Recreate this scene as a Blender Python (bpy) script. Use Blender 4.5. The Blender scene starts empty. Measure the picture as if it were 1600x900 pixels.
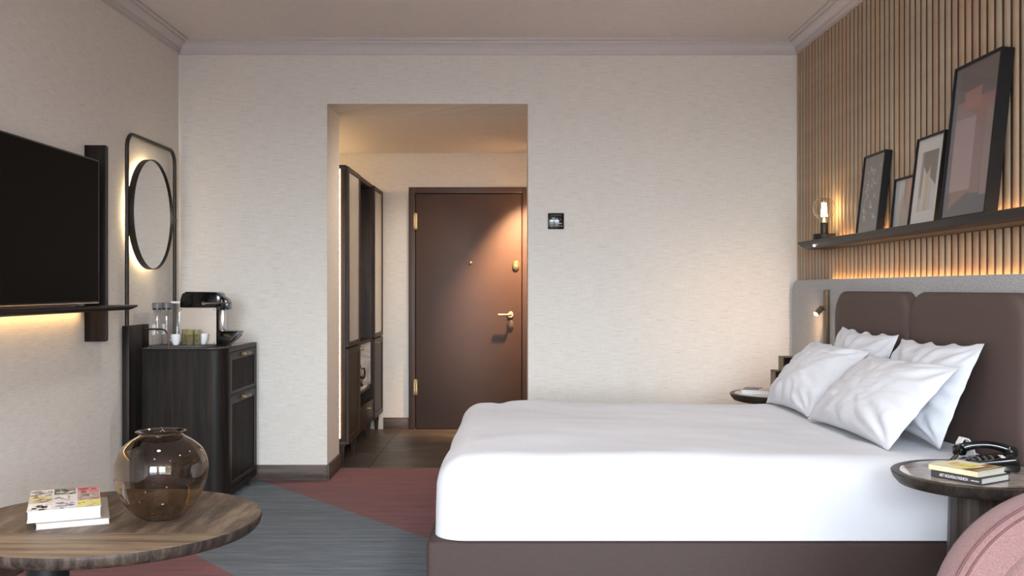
import bpy, bmesh, math, random
from math import pi, sin, cos, radians, sqrt
from mathutils import Vector, Matrix, noise

random.seed(7)
S = bpy.context.scene
C = S.collection
F = 35 / 36 * 1600          # focal length in pixels of the 1600 wide frame
H = 1.25                    # eye height

# ------------------------------------------------------------------ camera, sky, exposure
cam_data = bpy.data.cameras.new('camera')
cam_data.lens = 35
cam_data.sensor_width = 36
cam_data.clip_start = 0.05
cam = bpy.data.objects.new('camera', cam_data)
cam.location = (0, 0, H)
cam.rotation_euler = (pi / 2, 0, 0)
C.objects.link(cam)
S.camera = cam

S.view_settings.view_transform = 'Standard'
S.view_settings.look = 'None'
S.view_settings.gamma = 1
S.view_settings.use_curve_mapping = False
S.view_settings.exposure = 0.0
SKY_STRENGTH = 37.0
GROUND_SHARE = 0.16
LED_WARM = (1.0, 0.56, 0.22)


def lin(c):
    out = []
    for v in c[:3]:
        v = v / 255
        out.append(v / 12.92 if v <= 0.04045 else ((v + 0.055) / 1.055) ** 2.4)
    return (*out, 1.0)


w = bpy.data.worlds.new('overcast_sky')
S.world = w
w.use_nodes = True
nt = w.node_tree
bg = nt.nodes['Background']
tc = nt.nodes.new('ShaderNodeTexCoord')
sx = nt.nodes.new('ShaderNodeSeparateXYZ')
mr = nt.nodes.new('ShaderNodeMapRange')
mr.inputs['From Min'].default_value = -0.03
mr.inputs['From Max'].default_value = 0.05
mr.inputs['To Min'].default_value = GROUND_SHARE
mr.inputs['To Max'].default_value = 1.0
mm = nt.nodes.new('ShaderNodeMath')
mm.operation = 'MULTIPLY'
mm.inputs[1].default_value = SKY_STRENGTH
nt.links.new(tc.outputs['Generated'], sx.inputs[0])
nt.links.new(sx.outputs['Z'], mr.inputs['Value'])
nt.links.new(mr.outputs[0], mm.inputs[0])
nt.links.new(mm.outputs[0], bg.inputs['Strength'])
bg.inputs['Color'].default_value = (0.80, 0.915, 1.0, 1)

WINDOWS = [(-1.9, -0.25), (0.2, 1.80)]
REAR_Y, WIN_Z0, WIN_Z1 = -1.9, 0.10, 2.72
for a, b in WINDOWS:                                     # sampling portals in the window openings
    l = bpy.data.lights.new('window_portal', 'AREA')
    l.shape = 'RECTANGLE'
    l.size, l.size_y = b - a, WIN_Z1 - WIN_Z0
    l.cycles.is_portal = True
    o = bpy.data.objects.new('window_portal', l)
    o.location = ((a + b) / 2, REAR_Y - 0.02, (WIN_Z0 + WIN_Z1) / 2)
    o.rotation_euler = (pi / 2, 0, 0)
    C.objects.link(o)


# ------------------------------------------------------------------ helpers: materials
class N:
    def __init__(self, name):
        self.m = bpy.data.materials.new(name)
        self.m.use_nodes = True
        self.t = self.m.node_tree
        self.p = self.t.nodes['Principled BSDF']
        self.out = self.t.nodes['Material Output']

    def n(self, kind, **kw):
        x = self.t.nodes.new('ShaderNode' + kind)
        for k, v in kw.items():
            setattr(x, k, v)
        return x

    def l(self, a, b):
        self.t.links.new(a, b)

    def coord(self, scale=(1, 1, 1), rot=(0, 0, 0), src='Object'):
        t = self.n('TexCoord')
        mp = self.n('Mapping')
        mp.inputs['Scale'].default_value = scale
        mp.inputs['Rotation'].default_value = rot
        self.l(t.outputs[src], mp.inputs[0])
        return mp.outputs[0]

    def noise(self, vec, scale=1, detail=3, rough=0.5, dist=0):
        x = self.n('TexNoise')
        x.inputs['Scale'].default_value = scale
        x.inputs['Detail'].default_value = detail
        x.inputs['Roughness'].default_value = rough
        x.inputs['Distortion'].default_value = dist
        self.l(vec, x.inputs['Vector'])
        return x.outputs[0]

    def ramp(self, fac, stops, interp='LINEAR'):
        r = self.n('ValToRGB')
        r.color_ramp.interpolation = interp
        el = r.color_ramp.elements
        while len(el) < len(stops):
            el.new(0.5)
        for e, (p, c) in zip(el, stops):
            e.position = p
            e.color = lin(c)
        self.l(fac, r.inputs[0])
        return r.outputs[0]

    def bump(self, h, strength=0.3, dist=0.01):
        b = self.n('Bump')
        b.inputs['Strength'].default_value = strength
        b.inputs['Distance'].default_value = dist
        self.l(h, b.inputs['Height'])
        self.l(b.outputs[0], self.p.inputs['Normal'])

    def math(self, op, a, b):
        x = self.n('Math', operation=op)
        for i, v in enumerate((a, b)):
            if isinstance(v, (int, float)):
                x.inputs[i].default_value = v
            else:
                self.l(v, x.inputs[i])
        return x.outputs[0]

    def mix(self, fac, a, b):
        x = self.n('Mix', data_type='RGBA')
        for i, v in ((0, fac), (6, a), (7, b)):
            if isinstance(v, (int, float)):
                x.inputs[i].default_value = v
            elif isinstance(v, tuple):
                x.inputs[i].default_value = v
            else:
                self.l(v, x.inputs[i])
        return x.outputs[2]


def plain(name, col, rough=0.5, metal=0.0, spec=0.5, var=0.06, vscale=30, bump=0.0, sheen=0.0, coat=0.0):
    m = N(name)
    v = m.noise(m.coord(), vscale, 4, 0.6)
    c1 = tuple(max(0, x * (1 - var)) for x in col)
    c2 = tuple(min(255, x * (1 + var)) for x in col)
    m.l(m.ramp(v, [(0.3, c1), (0.7, c2)]), m.p.inputs['Base Color'])
    m.p.inputs['Roughness'].default_value = rough
    m.p.inputs['Metallic'].default_value = metal
    m.p.inputs['Specular IOR Level'].default_value = spec
    m.p.inputs['Sheen Weight'].default_value = sheen
    m.p.inputs['Coat Weight'].default_value = coat
    if bump:
        m.bump(v, bump, 0.002)
    return m.m


def wood(name, dark, mid, light, axis='z', rough=0.42, grain=1.0, bump=0.12, spec=0.25):
    m = N(name)
    sc = {'x': (1.6, 26, 26), 'y': (26, 1.6, 26), 'z': (26, 26, 1.6), 'd': (20, 2.4, 20)}[axis]
    rot = (0, 0, radians(8)) if axis == 'd' else (0, 0, 0)
    vec = m.coord(tuple(s * grain for s in sc), rot)
    a = m.noise(vec, 1.0, 6, 0.62, 0.6)
    fine = m.noise(m.coord(tuple(s * grain * 7 for s in sc), rot), 1.0, 3, 0.6)
    f = m.math('ADD', m.math('MULTIPLY', a, 0.75), m.math('MULTIPLY', fine, 0.25))
    m.l(m.ramp(f, [(0.38, dark), (0.5, mid), (0.62, light)]), m.p.inputs['Base Color'])
    m.p.inputs['Roughness'].default_value = rough
    m.p.inputs['Specular IOR Level'].default_value = spec
    m.bump(fine, bump, 0.002)
    return m.m


def fabric(name, c1, c2, scale=350, bump=0.4, rough=0.9, sheen=0.2, big=0.0):
    m = N(name)
    t = m.coord()
    a = m.noise(t, scale, 3, 0.7)
    m.l(m.ramp(a, [(0.35, c1), (0.65, c2)]), m.p.inputs['Base Color'])
    m.p.inputs['Roughness'].default_value = rough
    m.p.inputs['Specular IOR Level'].default_value = 0.2
    m.p.inputs['Sheen Weight'].default_value = sheen
    m.bump(a, bump, 0.003)
    return m.m


def emit(name, col, strength):
    m = N(name)
    m.p.inputs['Base Color'].default_value = (*col[:3], 1)
    m.p.inputs['Emission Color'].default_value = (*col[:3], 1)
    m.p.inputs['Emission Strength'].default_value = strength
    return m.m


def thin_glass(name, tint=(1, 1, 1), rough=0.0, ior=1.45, boost=1.0):
    """A pane: lets light straight through and mirrors by its Fresnel term."""
    m = N(name)
    tr = m.n('BsdfTransparent')
    tr.inputs[0].default_value = (*tint, 1)
    gl = m.n('BsdfGlossy')
    gl.inputs['Roughness'].default_value = rough
    fr = m.n('Fresnel')
    ge = m.n('NewGeometry')
    mrb = m.n('MapRange')
    mrb.inputs['To Min'].default_value = ior
    mrb.inputs['To Max'].default_value = 1 / ior        # the far side of the pane mirrors like the near one
    m.l(ge.outputs['Backfacing'], mrb.inputs['Value'])
    m.l(mrb.outputs[0], fr.inputs['IOR'])
    fac = m.math('MULTIPLY', fr.outputs[0], boost)
    mx = m.n('MixShader')
    m.l(fac, mx.inputs[0])
    m.l(tr.outputs[0], mx.inputs[1])
    m.l(gl.outputs[0], mx.inputs[2])
    m.l(mx.outputs[0], m.out.inputs['Surface'])
    return m.m


M = {}


def wallpaper(name):
    m = N(name)
    t = m.n('TexCoord')
    sp = m.n('SeparateXYZ')
    m.l(t.outputs['Object'], sp.inputs[0])
    h = m.math('ADD', sp.outputs['X'], sp.outputs['Y'])
    cb = m.n('CombineXYZ')
    m.l(h, cb.inputs[0])
    m.l(sp.outputs['Z'], cb.inputs[2])

    def mp(s):
        q = m.n('Mapping')
        q.inputs['Scale'].default_value = s
        m.l(cb.outputs[0], q.inputs[0])
        return q.outputs[0]
    weft = m.noise(mp((10, 1, 230)), 1, 4, 0.7)
    warp = m.noise(mp((190, 1, 16)), 1, 3, 0.6)
    f = m.math('ADD', m.math('MULTIPLY', weft, 0.78), m.math('MULTIPLY', warp, 0.22))
    col = m.ramp(f, [(0.28, (199, 191, 181)), (0.47, (225, 217, 208)), (0.66, (235, 229, 222))])
    m.l(col, m.p.inputs['Base Color'])
    m.p.inputs['Roughness'].default_value = 0.85
    m.p.inputs['Specular IOR Level'].default_value = 0.15
    m.bump(f, 0.25, 0.002)
    return m.m


M['wallpaper'] = wallpaper('woven_wallpaper')
M['ceiling'] = plain('ceiling_paint', (232, 224, 218), 0.9, var=0.015, spec=0.1)
M['crown'] = plain('cornice_paint', (214, 206, 204), 0.7, var=0.01, spec=0.2)


def carpet():
    m = N('woven_carpet')
    t = m.n('TexCoord')
    sp = m.n('SeparateXYZ')
    m.l(t.outputs['Object'], sp.inputs[0])
    g = m.math('ADD', sp.outputs['X'], m.math('MULTIPLY', sp.outputs['Y'], 0.81))
    red = m.math('MAXIMUM', m.math('GREATER_THAN', g, 3.605), m.math('LESS_THAN', g, 2.295))
    st = m.noise(m.coord((5, 130, 1)), 1, 4, 0.75)
    st2 = m.noise(m.coord((1.2, 26, 1)), 1, 2, 0.6)
    fleck = m.noise(m.coord((260, 260, 1)), 1, 2, 0.5)
    f = m.math('ADD', m.math('MULTIPLY', st, 0.5), m.math('MULTIPLY', st2, 0.2))
    f = m.math('ADD', f, m.math('MULTIPLY', fleck, 0.3))
    cr = m.ramp(f, [(0.36, (84, 82, 87)), (0.47, (116, 92, 95)), (0.60, (152, 98, 100))])
    cg = m.ramp(f, [(0.36, (78, 84, 91)), (0.48, (103, 110, 117)), (0.62, (134, 142, 149))])
    m.l(m.mix(red, cg, cr), m.p.inputs['Base Color'])
    m.p.inputs['Roughness'].default_value = 0.95
    m.p.inputs['Specular IOR Level'].default_value = 0.1
    m.bump(f, 0.6, 0.005)
    return m.m


M['carpet'] = carpet()


def stone(name, c1, c2, c3, scale, rough):
    m = N(name)
    a = m.noise(m.coord((0.6, 1.6, 1.0)), scale, 7, 0.62, 1.6)
    m.l(m.ramp(a, [(0.3, c1), (0.52, c2), (0.72, c3)]), m.p.inputs['Base Color'])
    m.p.inputs['Roughness'].default_value = rough
    return m.m


M['tile'] = stone('dark_stone_tile', (52, 45, 41), (72, 64, 58), (104, 94, 84), 3.0, 0.42)
M['grout'] = plain('tile_grout', (40, 36, 33), 0.9)
M['marble'] = stone('pale_marble', (150, 143, 138), (196, 190, 186), (216, 211, 208), 5.0, 0.12)
M['marble_dark'] = stone('brown_marble', (128, 112, 99), (176, 163, 152), (204, 195, 187), 9.0, 0.05)
M['wood'] = wood('dark_oak', (24, 19, 17), (34, 28, 25), (45, 37, 32), 'z', spec=0.15)
M['wood_y'] = wood('dark_oak_lengthwise', (29, 22, 19), (43, 34, 30), (61, 50, 43), 'y')
M['wood_black'] = wood('blackened_oak', (20, 14, 14), (31, 23, 20), (41, 31, 28), 'z')
M['wood_shelf'] = wood('shelf_oak', (22, 17, 16), (34, 26, 24), (46, 37, 33), 'y')
M['wood_base'] = wood('baseboard_oak', (67, 54, 49), (88, 75, 68), (104, 90, 82), 'x', 0.5)
M['wood_top_x'] = wood('smoked_oak_front', (82, 67, 52), (123, 105, 86), (154, 132, 110), 'x', 0.5, 0.8)
M['wood_top_d'] = wood('smoked_oak_slant', (66, 54, 44), (98, 82, 69), (132, 114, 95), 'd', 0.5, 0.8)
M['wood_edge'] = wood('smoked_oak_edge', (33, 27, 23), (62, 52, 46), (87, 76, 66), 'z', 0.45, 1.3)
M['wood_table'] = wood('bedside_oak', (37, 31, 27), (56, 48, 42), (75, 65, 58), 'z', 0.4)
M['wood_wardrobe'] = wood('wardrobe_oak', (35, 25, 19), (53, 39, 31), (69, 53, 43), 'z', 0.45)
M['slat_a'] = plain('fluted_slat_a', (172, 145, 117), 0.55, var=0.035, vscale=14, spec=0.3)
M['slat_b'] = plain('fluted_slat_b', (168, 149, 125), 0.55, var=0.035, vscale=14, spec=0.3)
M['slat_c'] = plain('fluted_slat_c', (166, 138, 114), 0.55, var=0.035, vscale=14, spec=0.3)
M['slat_back'] = plain('slat_backing', (84, 67, 58), 0.9, spec=0.1)
M['grey_fabric'] = fabric('grey_wool', (122, 120, 120), (190, 188, 188), 240, 0.5)


def weave(name, c1, c2, scale=120):
    m = N(name)
    t = m.n('TexCoord')
    sp = m.n('SeparateXYZ')
    m.l(t.outputs['Object'], sp.inputs[0])
    cb = m.n('CombineXYZ')
    m.l(m.math('ADD', sp.outputs['X'], sp.outputs['Y']), cb.inputs[0])
    m.l(sp.outputs['Z'], cb.inputs[1])
    ch = m.n('TexBrick')
    ch.inputs['Scale'].default_value = scale
    ch.inputs['Mortar Size'].default_value = 0.03
    ch.inputs['Color1'].default_value = lin(c2)
    ch.inputs['Color2'].default_value = lin(tuple((a * 2 + b) / 3 for a, b in zip(c2, c1)))
    ch.inputs['Mortar'].default_value = lin(c1)
    m.l(cb.outputs[0], ch.inputs['Vector'])
    m.l(ch.outputs['Color'], m.p.inputs['Base Color'])
    m.p.inputs['Roughness'].default_value = 0.7
    m.p.inputs['Specular IOR Level'].default_value = 0.3
    m.p.inputs['Sheen Weight'].default_value = 0.0
    m.bump(ch.outputs['Fac'], -0.3, 0.002)
    return m.m


M['brown_weave'] = weave('brown_woven_fabric', (52, 40, 37), (66, 52, 48), 52)
M['brown_pad'] = weave('brown_pad_fabric', (79, 64, 60), (91, 75, 70), 110)


def linen():
    m = N('white_cotton')
    v = m.coord()
    big = m.noise(v, 5, 3, 0.6, 0.4)
    fine = m.noise(v, 420, 2, 0.5)
    m.l(m.ramp(fine, [(0.3, (206, 206, 211)), (0.7, (214, 214, 219))]), m.p.inputs['Base Color'])
    m.p.inputs['Roughness'].default_value = 0.85
    m.p.inputs['Specular IOR Level'].default_value = 0.15
    m.p.inputs['Sheen Weight'].default_value = 0.1
    m.bump(m.math('ADD', m.math('MULTIPLY', big, 0.94), m.math('MULTIPLY', fine, 0.06)), 0.12, 0.02)
    return m.m


M['linen'] = linen()
M['black_metal'] = plain('black_metal', (40, 38, 37), 0.45, 0.6)
M['dark_metal'] = plain('dark_bronze_metal', (62, 57, 52), 0.42, 0.6)
M['brown_metal'] = plain('brown_metal', (86, 62, 48), 0.4, 0.7)
M['brass'] = plain('brushed_brass', (198, 168, 118), 0.38, 1.0, var=0.03)
M['bronze'] = plain('bronze', (112, 92, 70), 0.45, 0.5)
M['chrome'] = plain('chrome', (210, 208, 206), 0.08, 1.0, var=0.02)
M['steel'] = plain('satin_steel', (190, 186, 182), 0.22, 1.0, var=0.02)
M['black_gloss'] = plain('black_gloss_plastic', (14, 13, 13), 0.12, 0, 0.6)
M['black_matte'] = plain('black_plastic', (24, 22, 22), 0.35)
M['frame_black'] = plain('black_frame', (22, 20, 20), 0.5, spec=0.25)
M['screen'] = plain('tv_screen', (23, 20, 18), 0.6, 0, 0.03, var=0.02)
M['door_paint'] = plain('door_brown_lacquer', (74, 53, 44), 0.5, var=0.03, vscale=8, bump=0.02)
M['door_groove'] = plain('door_seal', (40, 28, 25), 0.8)
M['beige'] = plain('beige_panel', (196, 180, 166), 0.45, var=0.015)
M['cap_grey'] = plain('grey_bottle_cap', (112, 108, 110), 0.45)
M['porcelain'] = plain('white_porcelain', (238, 236, 234), 0.2, var=0.01)
M['tray'] = plain('charcoal_tray', (64, 62, 64), 0.55)
M['white'] = plain('white_paper', (240, 238, 236), 0.8, var=0.015)
M['page'] = plain('book_pages', (208, 205, 200), 0.85, var=0.03, vscale=200)
M['pane'] = thin_glass('clear_pane')
M['art_pane'] = thin_glass('picture_glass', (0.96, 0.96, 0.96), 0.02, 1.35)
M['bulb_glass'] = thin_glass('bulb_glass', (0.97, 0.95, 0.92), 0.03, 1.5, 2.2)
M['bottle_glass'] = thin_glass('bottle_plastic', (0.95, 0.96, 0.97), 0.02, 1.5, 1.3)
M['mirror'] = plain('mirror_silver', (224, 222, 220), 0.015, 1.0, var=0.0)
M['wardrobe_mirror'] = plain('painted_reflection', (186, 176, 162), 0.18, 0.0, 0.6, var=0.01)  # mirror panels: the reflected hall wall is painted in as beige
M['pink'] = fabric('pink_boucle', (116, 85, 84), (148, 114, 112), 420, 0.5, 0.95, 0.2)
M['pink_seam'] = plain('pink_seam', (98, 68, 68), 0.9)
M['led'] = emit('led_strip', LED_WARM, 26)
M['led_mirror'] = emit('mirror_led', (1.0, 0.80, 0.46), 22)
M['led_edge'] = emit('edge_led', (1.0, 0.74, 0.44), 16)
M['led_hall'] = emit('hall_led', (1.0, 0.72, 0.40), 30)
M['led_tv'] = emit('shelf_led', (1.0, 0.62, 0.26), 16)
M['lens'] = emit('lamp_lens', (1.0, 0.82, 0.55), 40)
M['filament'] = emit('bulb_filament', (1.0, 0.74, 0.36), 60)
M['curtain'] = fabric('grey_curtain', (150, 142, 136), (176, 168, 160), 200, 0.2)


def vase_glass():
    m = N('smoked_glass')
    m.p.inputs['Base Color'].default_value = (0.64, 0.56, 0.485, 1)
    m.p.inputs['Roughness'].default_value = 0.0
    m.p.inputs['IOR'].default_value = 1.5
    m.p.inputs['Transmission Weight'].default_value = 1.0
    m.p.inputs['Specular IOR Level'].default_value = 0.8
    return m.m


M['vase'] = vase_glass()


def green_glass():
    m = N('olive_cut_glass')
    v = m.n('TexVoronoi')
    v.inputs['Scale'].default_value = 230
    m.l(m.coord(), v.inputs['Vector'])
    m.l(m.ramp(v.outputs['Distance'], [(0.0, (206, 196, 146)), (0.45, (138, 128, 84)), (1, (84, 78, 50))]), m.p.inputs['Base Color'])
    m.p.inputs['Roughness'].default_value = 0.15
    m.p.inputs['Transmission Weight'].default_value = 0.35
    m.bump(v.outputs['Distance'], 0.9, 0.004)
    return m.m


M['olive'] = green_glass()
M['olive_band'] = plain('olive_glass_band', (146, 136, 94), 0.12, 0, 0.6)


def printed():
    m = N('printed_ink')
    a = m.n('VertexColor', layer_name='ink')
    m.l(a.outputs[0], m.p.inputs['Base Color'])
    m.p.inputs['Roughness'].default_value = 0.5
    m.p.inputs['Specular IOR Level'].default_value = 0.3
    return m.m


M['print'] = printed()

# ------------------------------------------------------------------ helpers: geometry
W = {}                      # world matrix of every object made here


def obj(name, bm, mat, parent=None, angle=35, mat_w=None):
    """Link a bmesh (world coordinates) as one object; a child keeps its parent's frame."""
    base = mat_w if mat_w is not None else (W[parent.name] if parent else Matrix())
    if base != Matrix():
        bm.transform(base.inverted())
    bmesh.ops.recalc_face_normals(bm, faces=bm.faces[:])
    me = bpy.data.meshes.new(name)
    bm.to_mesh(me)
    bm.free()
    for p in me.polygons:
        p.use_smooth = True
    me.set_sharp_from_angle(angle=radians(angle))
    me.materials.append(mat)
    o = bpy.data.objects.new(name, me)
    C.objects.link(o)
    if parent:
        o.parent = parent
    else:
        o.matrix_world = base
    W[o.name] = base.copy()
    return o


def tag(o, label=None, cat=None, group=None, kind=None):
    if label:
        o['label'] = label
    if cat:
        o['category'] = cat
    if group:
        o['group'] = group
    if kind:
        o['kind'] = kind
    return o


def thing(name, loc, label, cat, group=None, rz=0):
    o = bpy.data.objects.new(name, None)
    o.empty_display_size = 0.05
    m = Matrix.Translation(Vector(loc)) @ Matrix.Rotation(rz, 4, 'Z')
    o.matrix_world = m
    C.objects.link(o)
    W[o.name] = m
    return tag(o, label, cat, group)


def part_label(o, label):
    o['label'] = label
    return o


def copy_tree(o, loc, rz=0, label=None):
    r = o.copy()
    C.objects.link(r)
    r.location = loc
    r.rotation_euler = (0, 0, rz)
    if label:
        r['label'] = label
    for ch in list(o.children):
        c = ch.copy()
        c.parent = r
        C.objects.link(c)
        for g in list(ch.children):
            d = g.copy()
            d.parent = c
            C.objects.link(d)
    return r


def B():
    return bmesh.new()


def bx(bm, x0, x1, y0, y1, z0, z1, bev=0.0, seg=2):
    m = Matrix.Translation(((x0 + x1) / 2, (y0 + y1) / 2, (z0 + z1) / 2)) @ Matrix.Diagonal((abs(x1 - x0), abs(y1 - y0), abs(z1 - z0), 1))
    t = bmesh.new()
    bmesh.ops.create_cube(t, size=1, matrix=m)
    if bev:
        bmesh.ops.bevel(t, geom=t.edges[:], offset=bev, segments=seg, affect='EDGES', profile=0.5)
    join(bm, t)
    return bm


def join(bm, t, matrix=None):
    if matrix is not None:
        t.transform(matrix)
    me = bpy.data.meshes.new('tmp')
    t.to_mesh(me)
    t.free()
    bm.from_mesh(me)
    bpy.data.meshes.remove(me)


def tube(bm, pts, r, seg=10, caps=True):
    """Round tube along a polyline; r may be one radius or one per point."""
    pts = [Vector(p) for p in pts]
    rs = r if isinstance(r, (list, tuple)) else [r] * len(pts)
    rings = []
    ref = None
    for i, p in enumerate(pts):
        d = (pts[min(i + 1, len(pts) - 1)] - pts[max(i - 1, 0)]).normalized()
        if ref is None:
            ref = Vector((0, 0, 1)) if abs(d.z) < 0.9 else Vector((1, 0, 0))
        u = d.cross(ref)
        if u.length < 1e-6:
            u = d.orthogonal()
        u.normalize()
        v = d.cross(u).normalized()
        ref = -v if False else u.cross(d)
        rings.append([bm.verts.new(p + (u * cos(2 * pi * k / seg) + v * sin(2 * pi * k / seg)) * rs[i]) for k in range(seg)])
    for a, b in zip(rings, rings[1:]):
        for k in range(seg):
            bm.faces.new((a[k], a[(k + 1) % seg], b[(k + 1) % seg], b[k]))
    if caps:
        bm.faces.new(rings[0][::-1])
        bm.faces.new(rings[-1])
    return bm


def lathe(bm, prof, seg=32, center=(0, 0, 0), axis='Z', close=False):
    """Spin a (radius, height) profile; a zero radius makes a pole."""
    rings = []
    c = Vector(center)

    def pt(r, h, a):
        if axis == 'Z':
            return c + Vector((r * cos(a), r * sin(a), h))
        if axis == 'Y':
            return c + Vector((r * cos(a), h, r * sin(a)))
        return c + Vector((h, r * cos(a), r * sin(a)))
    for r, h in prof:
        if r < 1e-6:
            rings.append([bm.verts.new(pt(0, h, 0))])
        else:
            rings.append([bm.verts.new(pt(r, h, 2 * pi * k / seg)) for k in range(seg)])
    pairs = list(zip(rings, rings[1:]))
    if close:
        pairs.append((rings[-1], rings[0]))
    for a, b in pairs:
        for k in range(seg):
            k2 = (k + 1) % seg
            if len(a) == 1 and len(b) == 1:
                continue
            if len(a) == 1:
                bm.faces.new((a[0], b[k2], b[k]))
            elif len(b) == 1:
                bm.faces.new((a[k], a[k2], b[0]))
            else:
                bm.faces.new((a[k], a[k2], b[k2], b[k]))
    return bm


def prism(bm, poly, z0, z1, bev=0.0, seg=2, to=None):
    """Extrude a 2D outline from z0 to z1; `to` maps (x, y, z) to world."""
    t = bmesh.new()
    a = [t.verts.new((x, y, z0)) for x, y in poly]
    b = [t.verts.new((x, y, z1)) for x, y in poly]
    t.faces.new(a[::-1])
    t.faces.new(b)
    n = len(poly)
    for k in range(n):
        t.faces.new((a[k], a[(k + 1) % n], b[(k + 1) % n], b[k]))
    bmesh.ops.recalc_face_normals(t, faces=t.faces[:])
    if bev:
        ed = [e for e in t.edges if abs(e.verts[0].co.z - e.verts[1].co.z) < 1e-6]
        bmesh.ops.bevel(t, geom=ed, offset=bev, segments=seg, affect='EDGES', profile=0.5)
    join(bm, t, to)
    return bm


def rrect(x0, x1, y0, y1, r, seg=8):
    """Rounded rectangle outline; r is one radius or (bl, br, tr, tl)."""
    rs = r if isinstance(r, (list, tuple)) else (r,) * 4
    out = []
    for (cx, cy, a0), q in zip(((x0, y0, pi), (x1, y0, 1.5 * pi), (x1, y1, 0), (x0, y1, pi / 2)), rs):
        if q < 1e-6:
            out.append((cx, cy))
            continue
        ox = cx + (q if cx == x0 else -q)
        oy = cy + (q if cy == y0 else -q)
        for k in range(seg + 1):
            a = a0 + k / seg * pi / 2
            out.append((ox + q * cos(a), oy + q * sin(a)))
    return out


# axes for prism: outline (Y, Z) extruded along X, outline (X, Z) along Y
YZ_X = Matrix(((0, 0, 1, 0), (1, 0, 0, 0), (0, 1, 0, 0), (0, 0, 0, 1)))
XZ_Y = Matrix(((1, 0, 0, 0), (0, 0, -1, 0), (0, 1, 0, 0), (0, 0, 0, 1)))     # z -> -y


def printed_sheet(name, polys, parent, origin, ux, uy, step=0.00015):
    """Flat print: coloured polygons (u, v in metres) stacked a hair apart."""
    bm = bmesh.new()
    lay = bm.loops.layers.float_color.new('ink')
    o, ux, uy = Vector(origin), Vector(ux), Vector(uy)
    nrm = ux.cross(uy).normalized()
    for i, (pl, col) in enumerate(polys):
        vs = [bm.verts.new(o + ux * u + uy * v + nrm * step * (i if i < 6 else 6 + (i % 5))) for u, v in pl]
        f = bm.faces.new(vs)
        c = lin(col)
        for lp in f.loops:
            lp[lay] = c
    base = W[parent.name] if parent else Matrix()
    bm.transform(base.inverted())
    me = bpy.data.meshes.new(name)
    bm.to_mesh(me)
    bm.free()
    me.materials.append(M['print'])
    ob = bpy.data.objects.new(name, me)
    C.objects.link(ob)
    if parent:
        ob.parent = parent
    W[ob.name] = base.copy()
    return ob


def q(u0, u1, v0, v1):
    return [(u0, v0), (u1, v0), (u1, v1), (u0, v1)]


def text(name, body, size, parent, origin, ux, uy, mat, xs=1.0, align='LEFT'):
    cu = bpy.data.curves.new(name, 'FONT')
    cu.body = body
    cu.size = size
    cu.align_x = align
    cu.extrude = 0.0001
    tmp = bpy.data.objects.new('tmp', cu)
    C.objects.link(tmp)
    dg = bpy.context.evaluated_depsgraph_get()
    me = bpy.data.meshes.new_from_object(tmp.evaluated_get(dg))
    bpy.data.objects.remove(tmp)
    bpy.data.curves.remove(cu)
    me.name = name
    me.materials.clear()
    me.materials.append(mat)
    o = bpy.data.objects.new(name, me)
    C.objects.link(o)
    ux, uy = Vector(ux).normalized(), Vector(uy).normalized()
    nz = ux.cross(uy)
    m = Matrix.Identity(4)
    for i in range(3):
        m[i][0], m[i][1], m[i][2], m[i][3] = ux[i] * xs, uy[i], nz[i], origin[i]
    if parent:
        o.parent = parent
        m = W[parent.name].inverted() @ m
    o.matrix_basis = m
    return o


# ------------------------------------------------------------------ the setting
XL, XR, YB, ZC = -2.166, 1.8555, 6.467, 2.855
YT = 6.92                        # where the thick wall ends and the hall begins
OX0, OX1, OZ = -1.201, 0.104, 2.446
HXL, HXR, YD = -1.74, 0.32, 8.83
T = 0.12


def struct(name, bm, mat, parent=None, angle=30):
    o = obj(name, bm, mat, parent, angle)
    if not parent:
        o['kind'] = 'structure'
    return o


bm = B(); bx(bm, XL - T, XR + T, REAR_Y - T, YT, -0.1, 0)
struct('floor', bm, M['carpet'])
bm = B(); bx(bm, XL - T, XR + T, REAR_Y - T, YB + T, ZC, ZC + 0.1)
struct('ceiling', bm, M['ceiling'])
bm = B(); bx(bm, XL - T, XL, REAR_Y - T, YT, 0, ZC)
struct('wall_left', bm, M['wallpaper'])
bm = B(); bx(bm, XR, XR + T, REAR_Y - T, YT, 0, ZC)
wall_right = struct('wall_right', bm, M['slat_back'])
bm = B()
bx(bm, XL, OX0, YB, YT, 0, ZC); bx(bm, OX1, XR, YB, YT, 0, ZC); bx(bm, OX0, OX1, YB, YT, OZ, ZC)
struct('wall_back', bm, M['wallpaper'])
# rear wall behind the camera with its two tall windows
bm = B()
xs = [XL] + [v for ab in WINDOWS for v in ab] + [XR]
for i in range(0, len(xs), 2):
    bx(bm, xs[i], xs[i + 1], REAR_Y - T, REAR_Y, 0, ZC)
for a, b in WINDOWS:
    bx(bm, a, b, REAR_Y - T, REAR_Y, 0, WIN_Z0); bx(bm, a, b, REAR_Y - T, REAR_Y, WIN_Z1, ZC)
struct('wall_rear', bm, M['wallpaper'])
for i, (a, b) in enumerate(WINDOWS):
    fr = B()
    y0, y1 = REAR_Y - 0.10, REAR_Y - 0.05
    for x in (a, (a + b) / 2 - 0.03, b - 0.06):
        bx(fr, x, x + 0.06, y0, y1, WIN_Z0, WIN_Z1)
    bx(fr, a, b, y0, y1, WIN_Z0, WIN_Z0 + 0.06); bx(fr, a, b, y0, y1, WIN_Z1 - 0.06, WIN_Z1)
    wf = struct('window_%d' % (i + 1), fr, M['crown'])
    for x0, x1 in ((a + 0.06, (a + b) / 2 - 0.03), ((a + b) / 2 + 0.03, b - 0.06)):
        g = B(); bx(g, x0, x1, REAR_Y - 0.078, REAR_Y - 0.072, WIN_Z0 + 0.06, WIN_Z1 - 0.06)
        struct('pane', g, M['pane'], wf)

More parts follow.
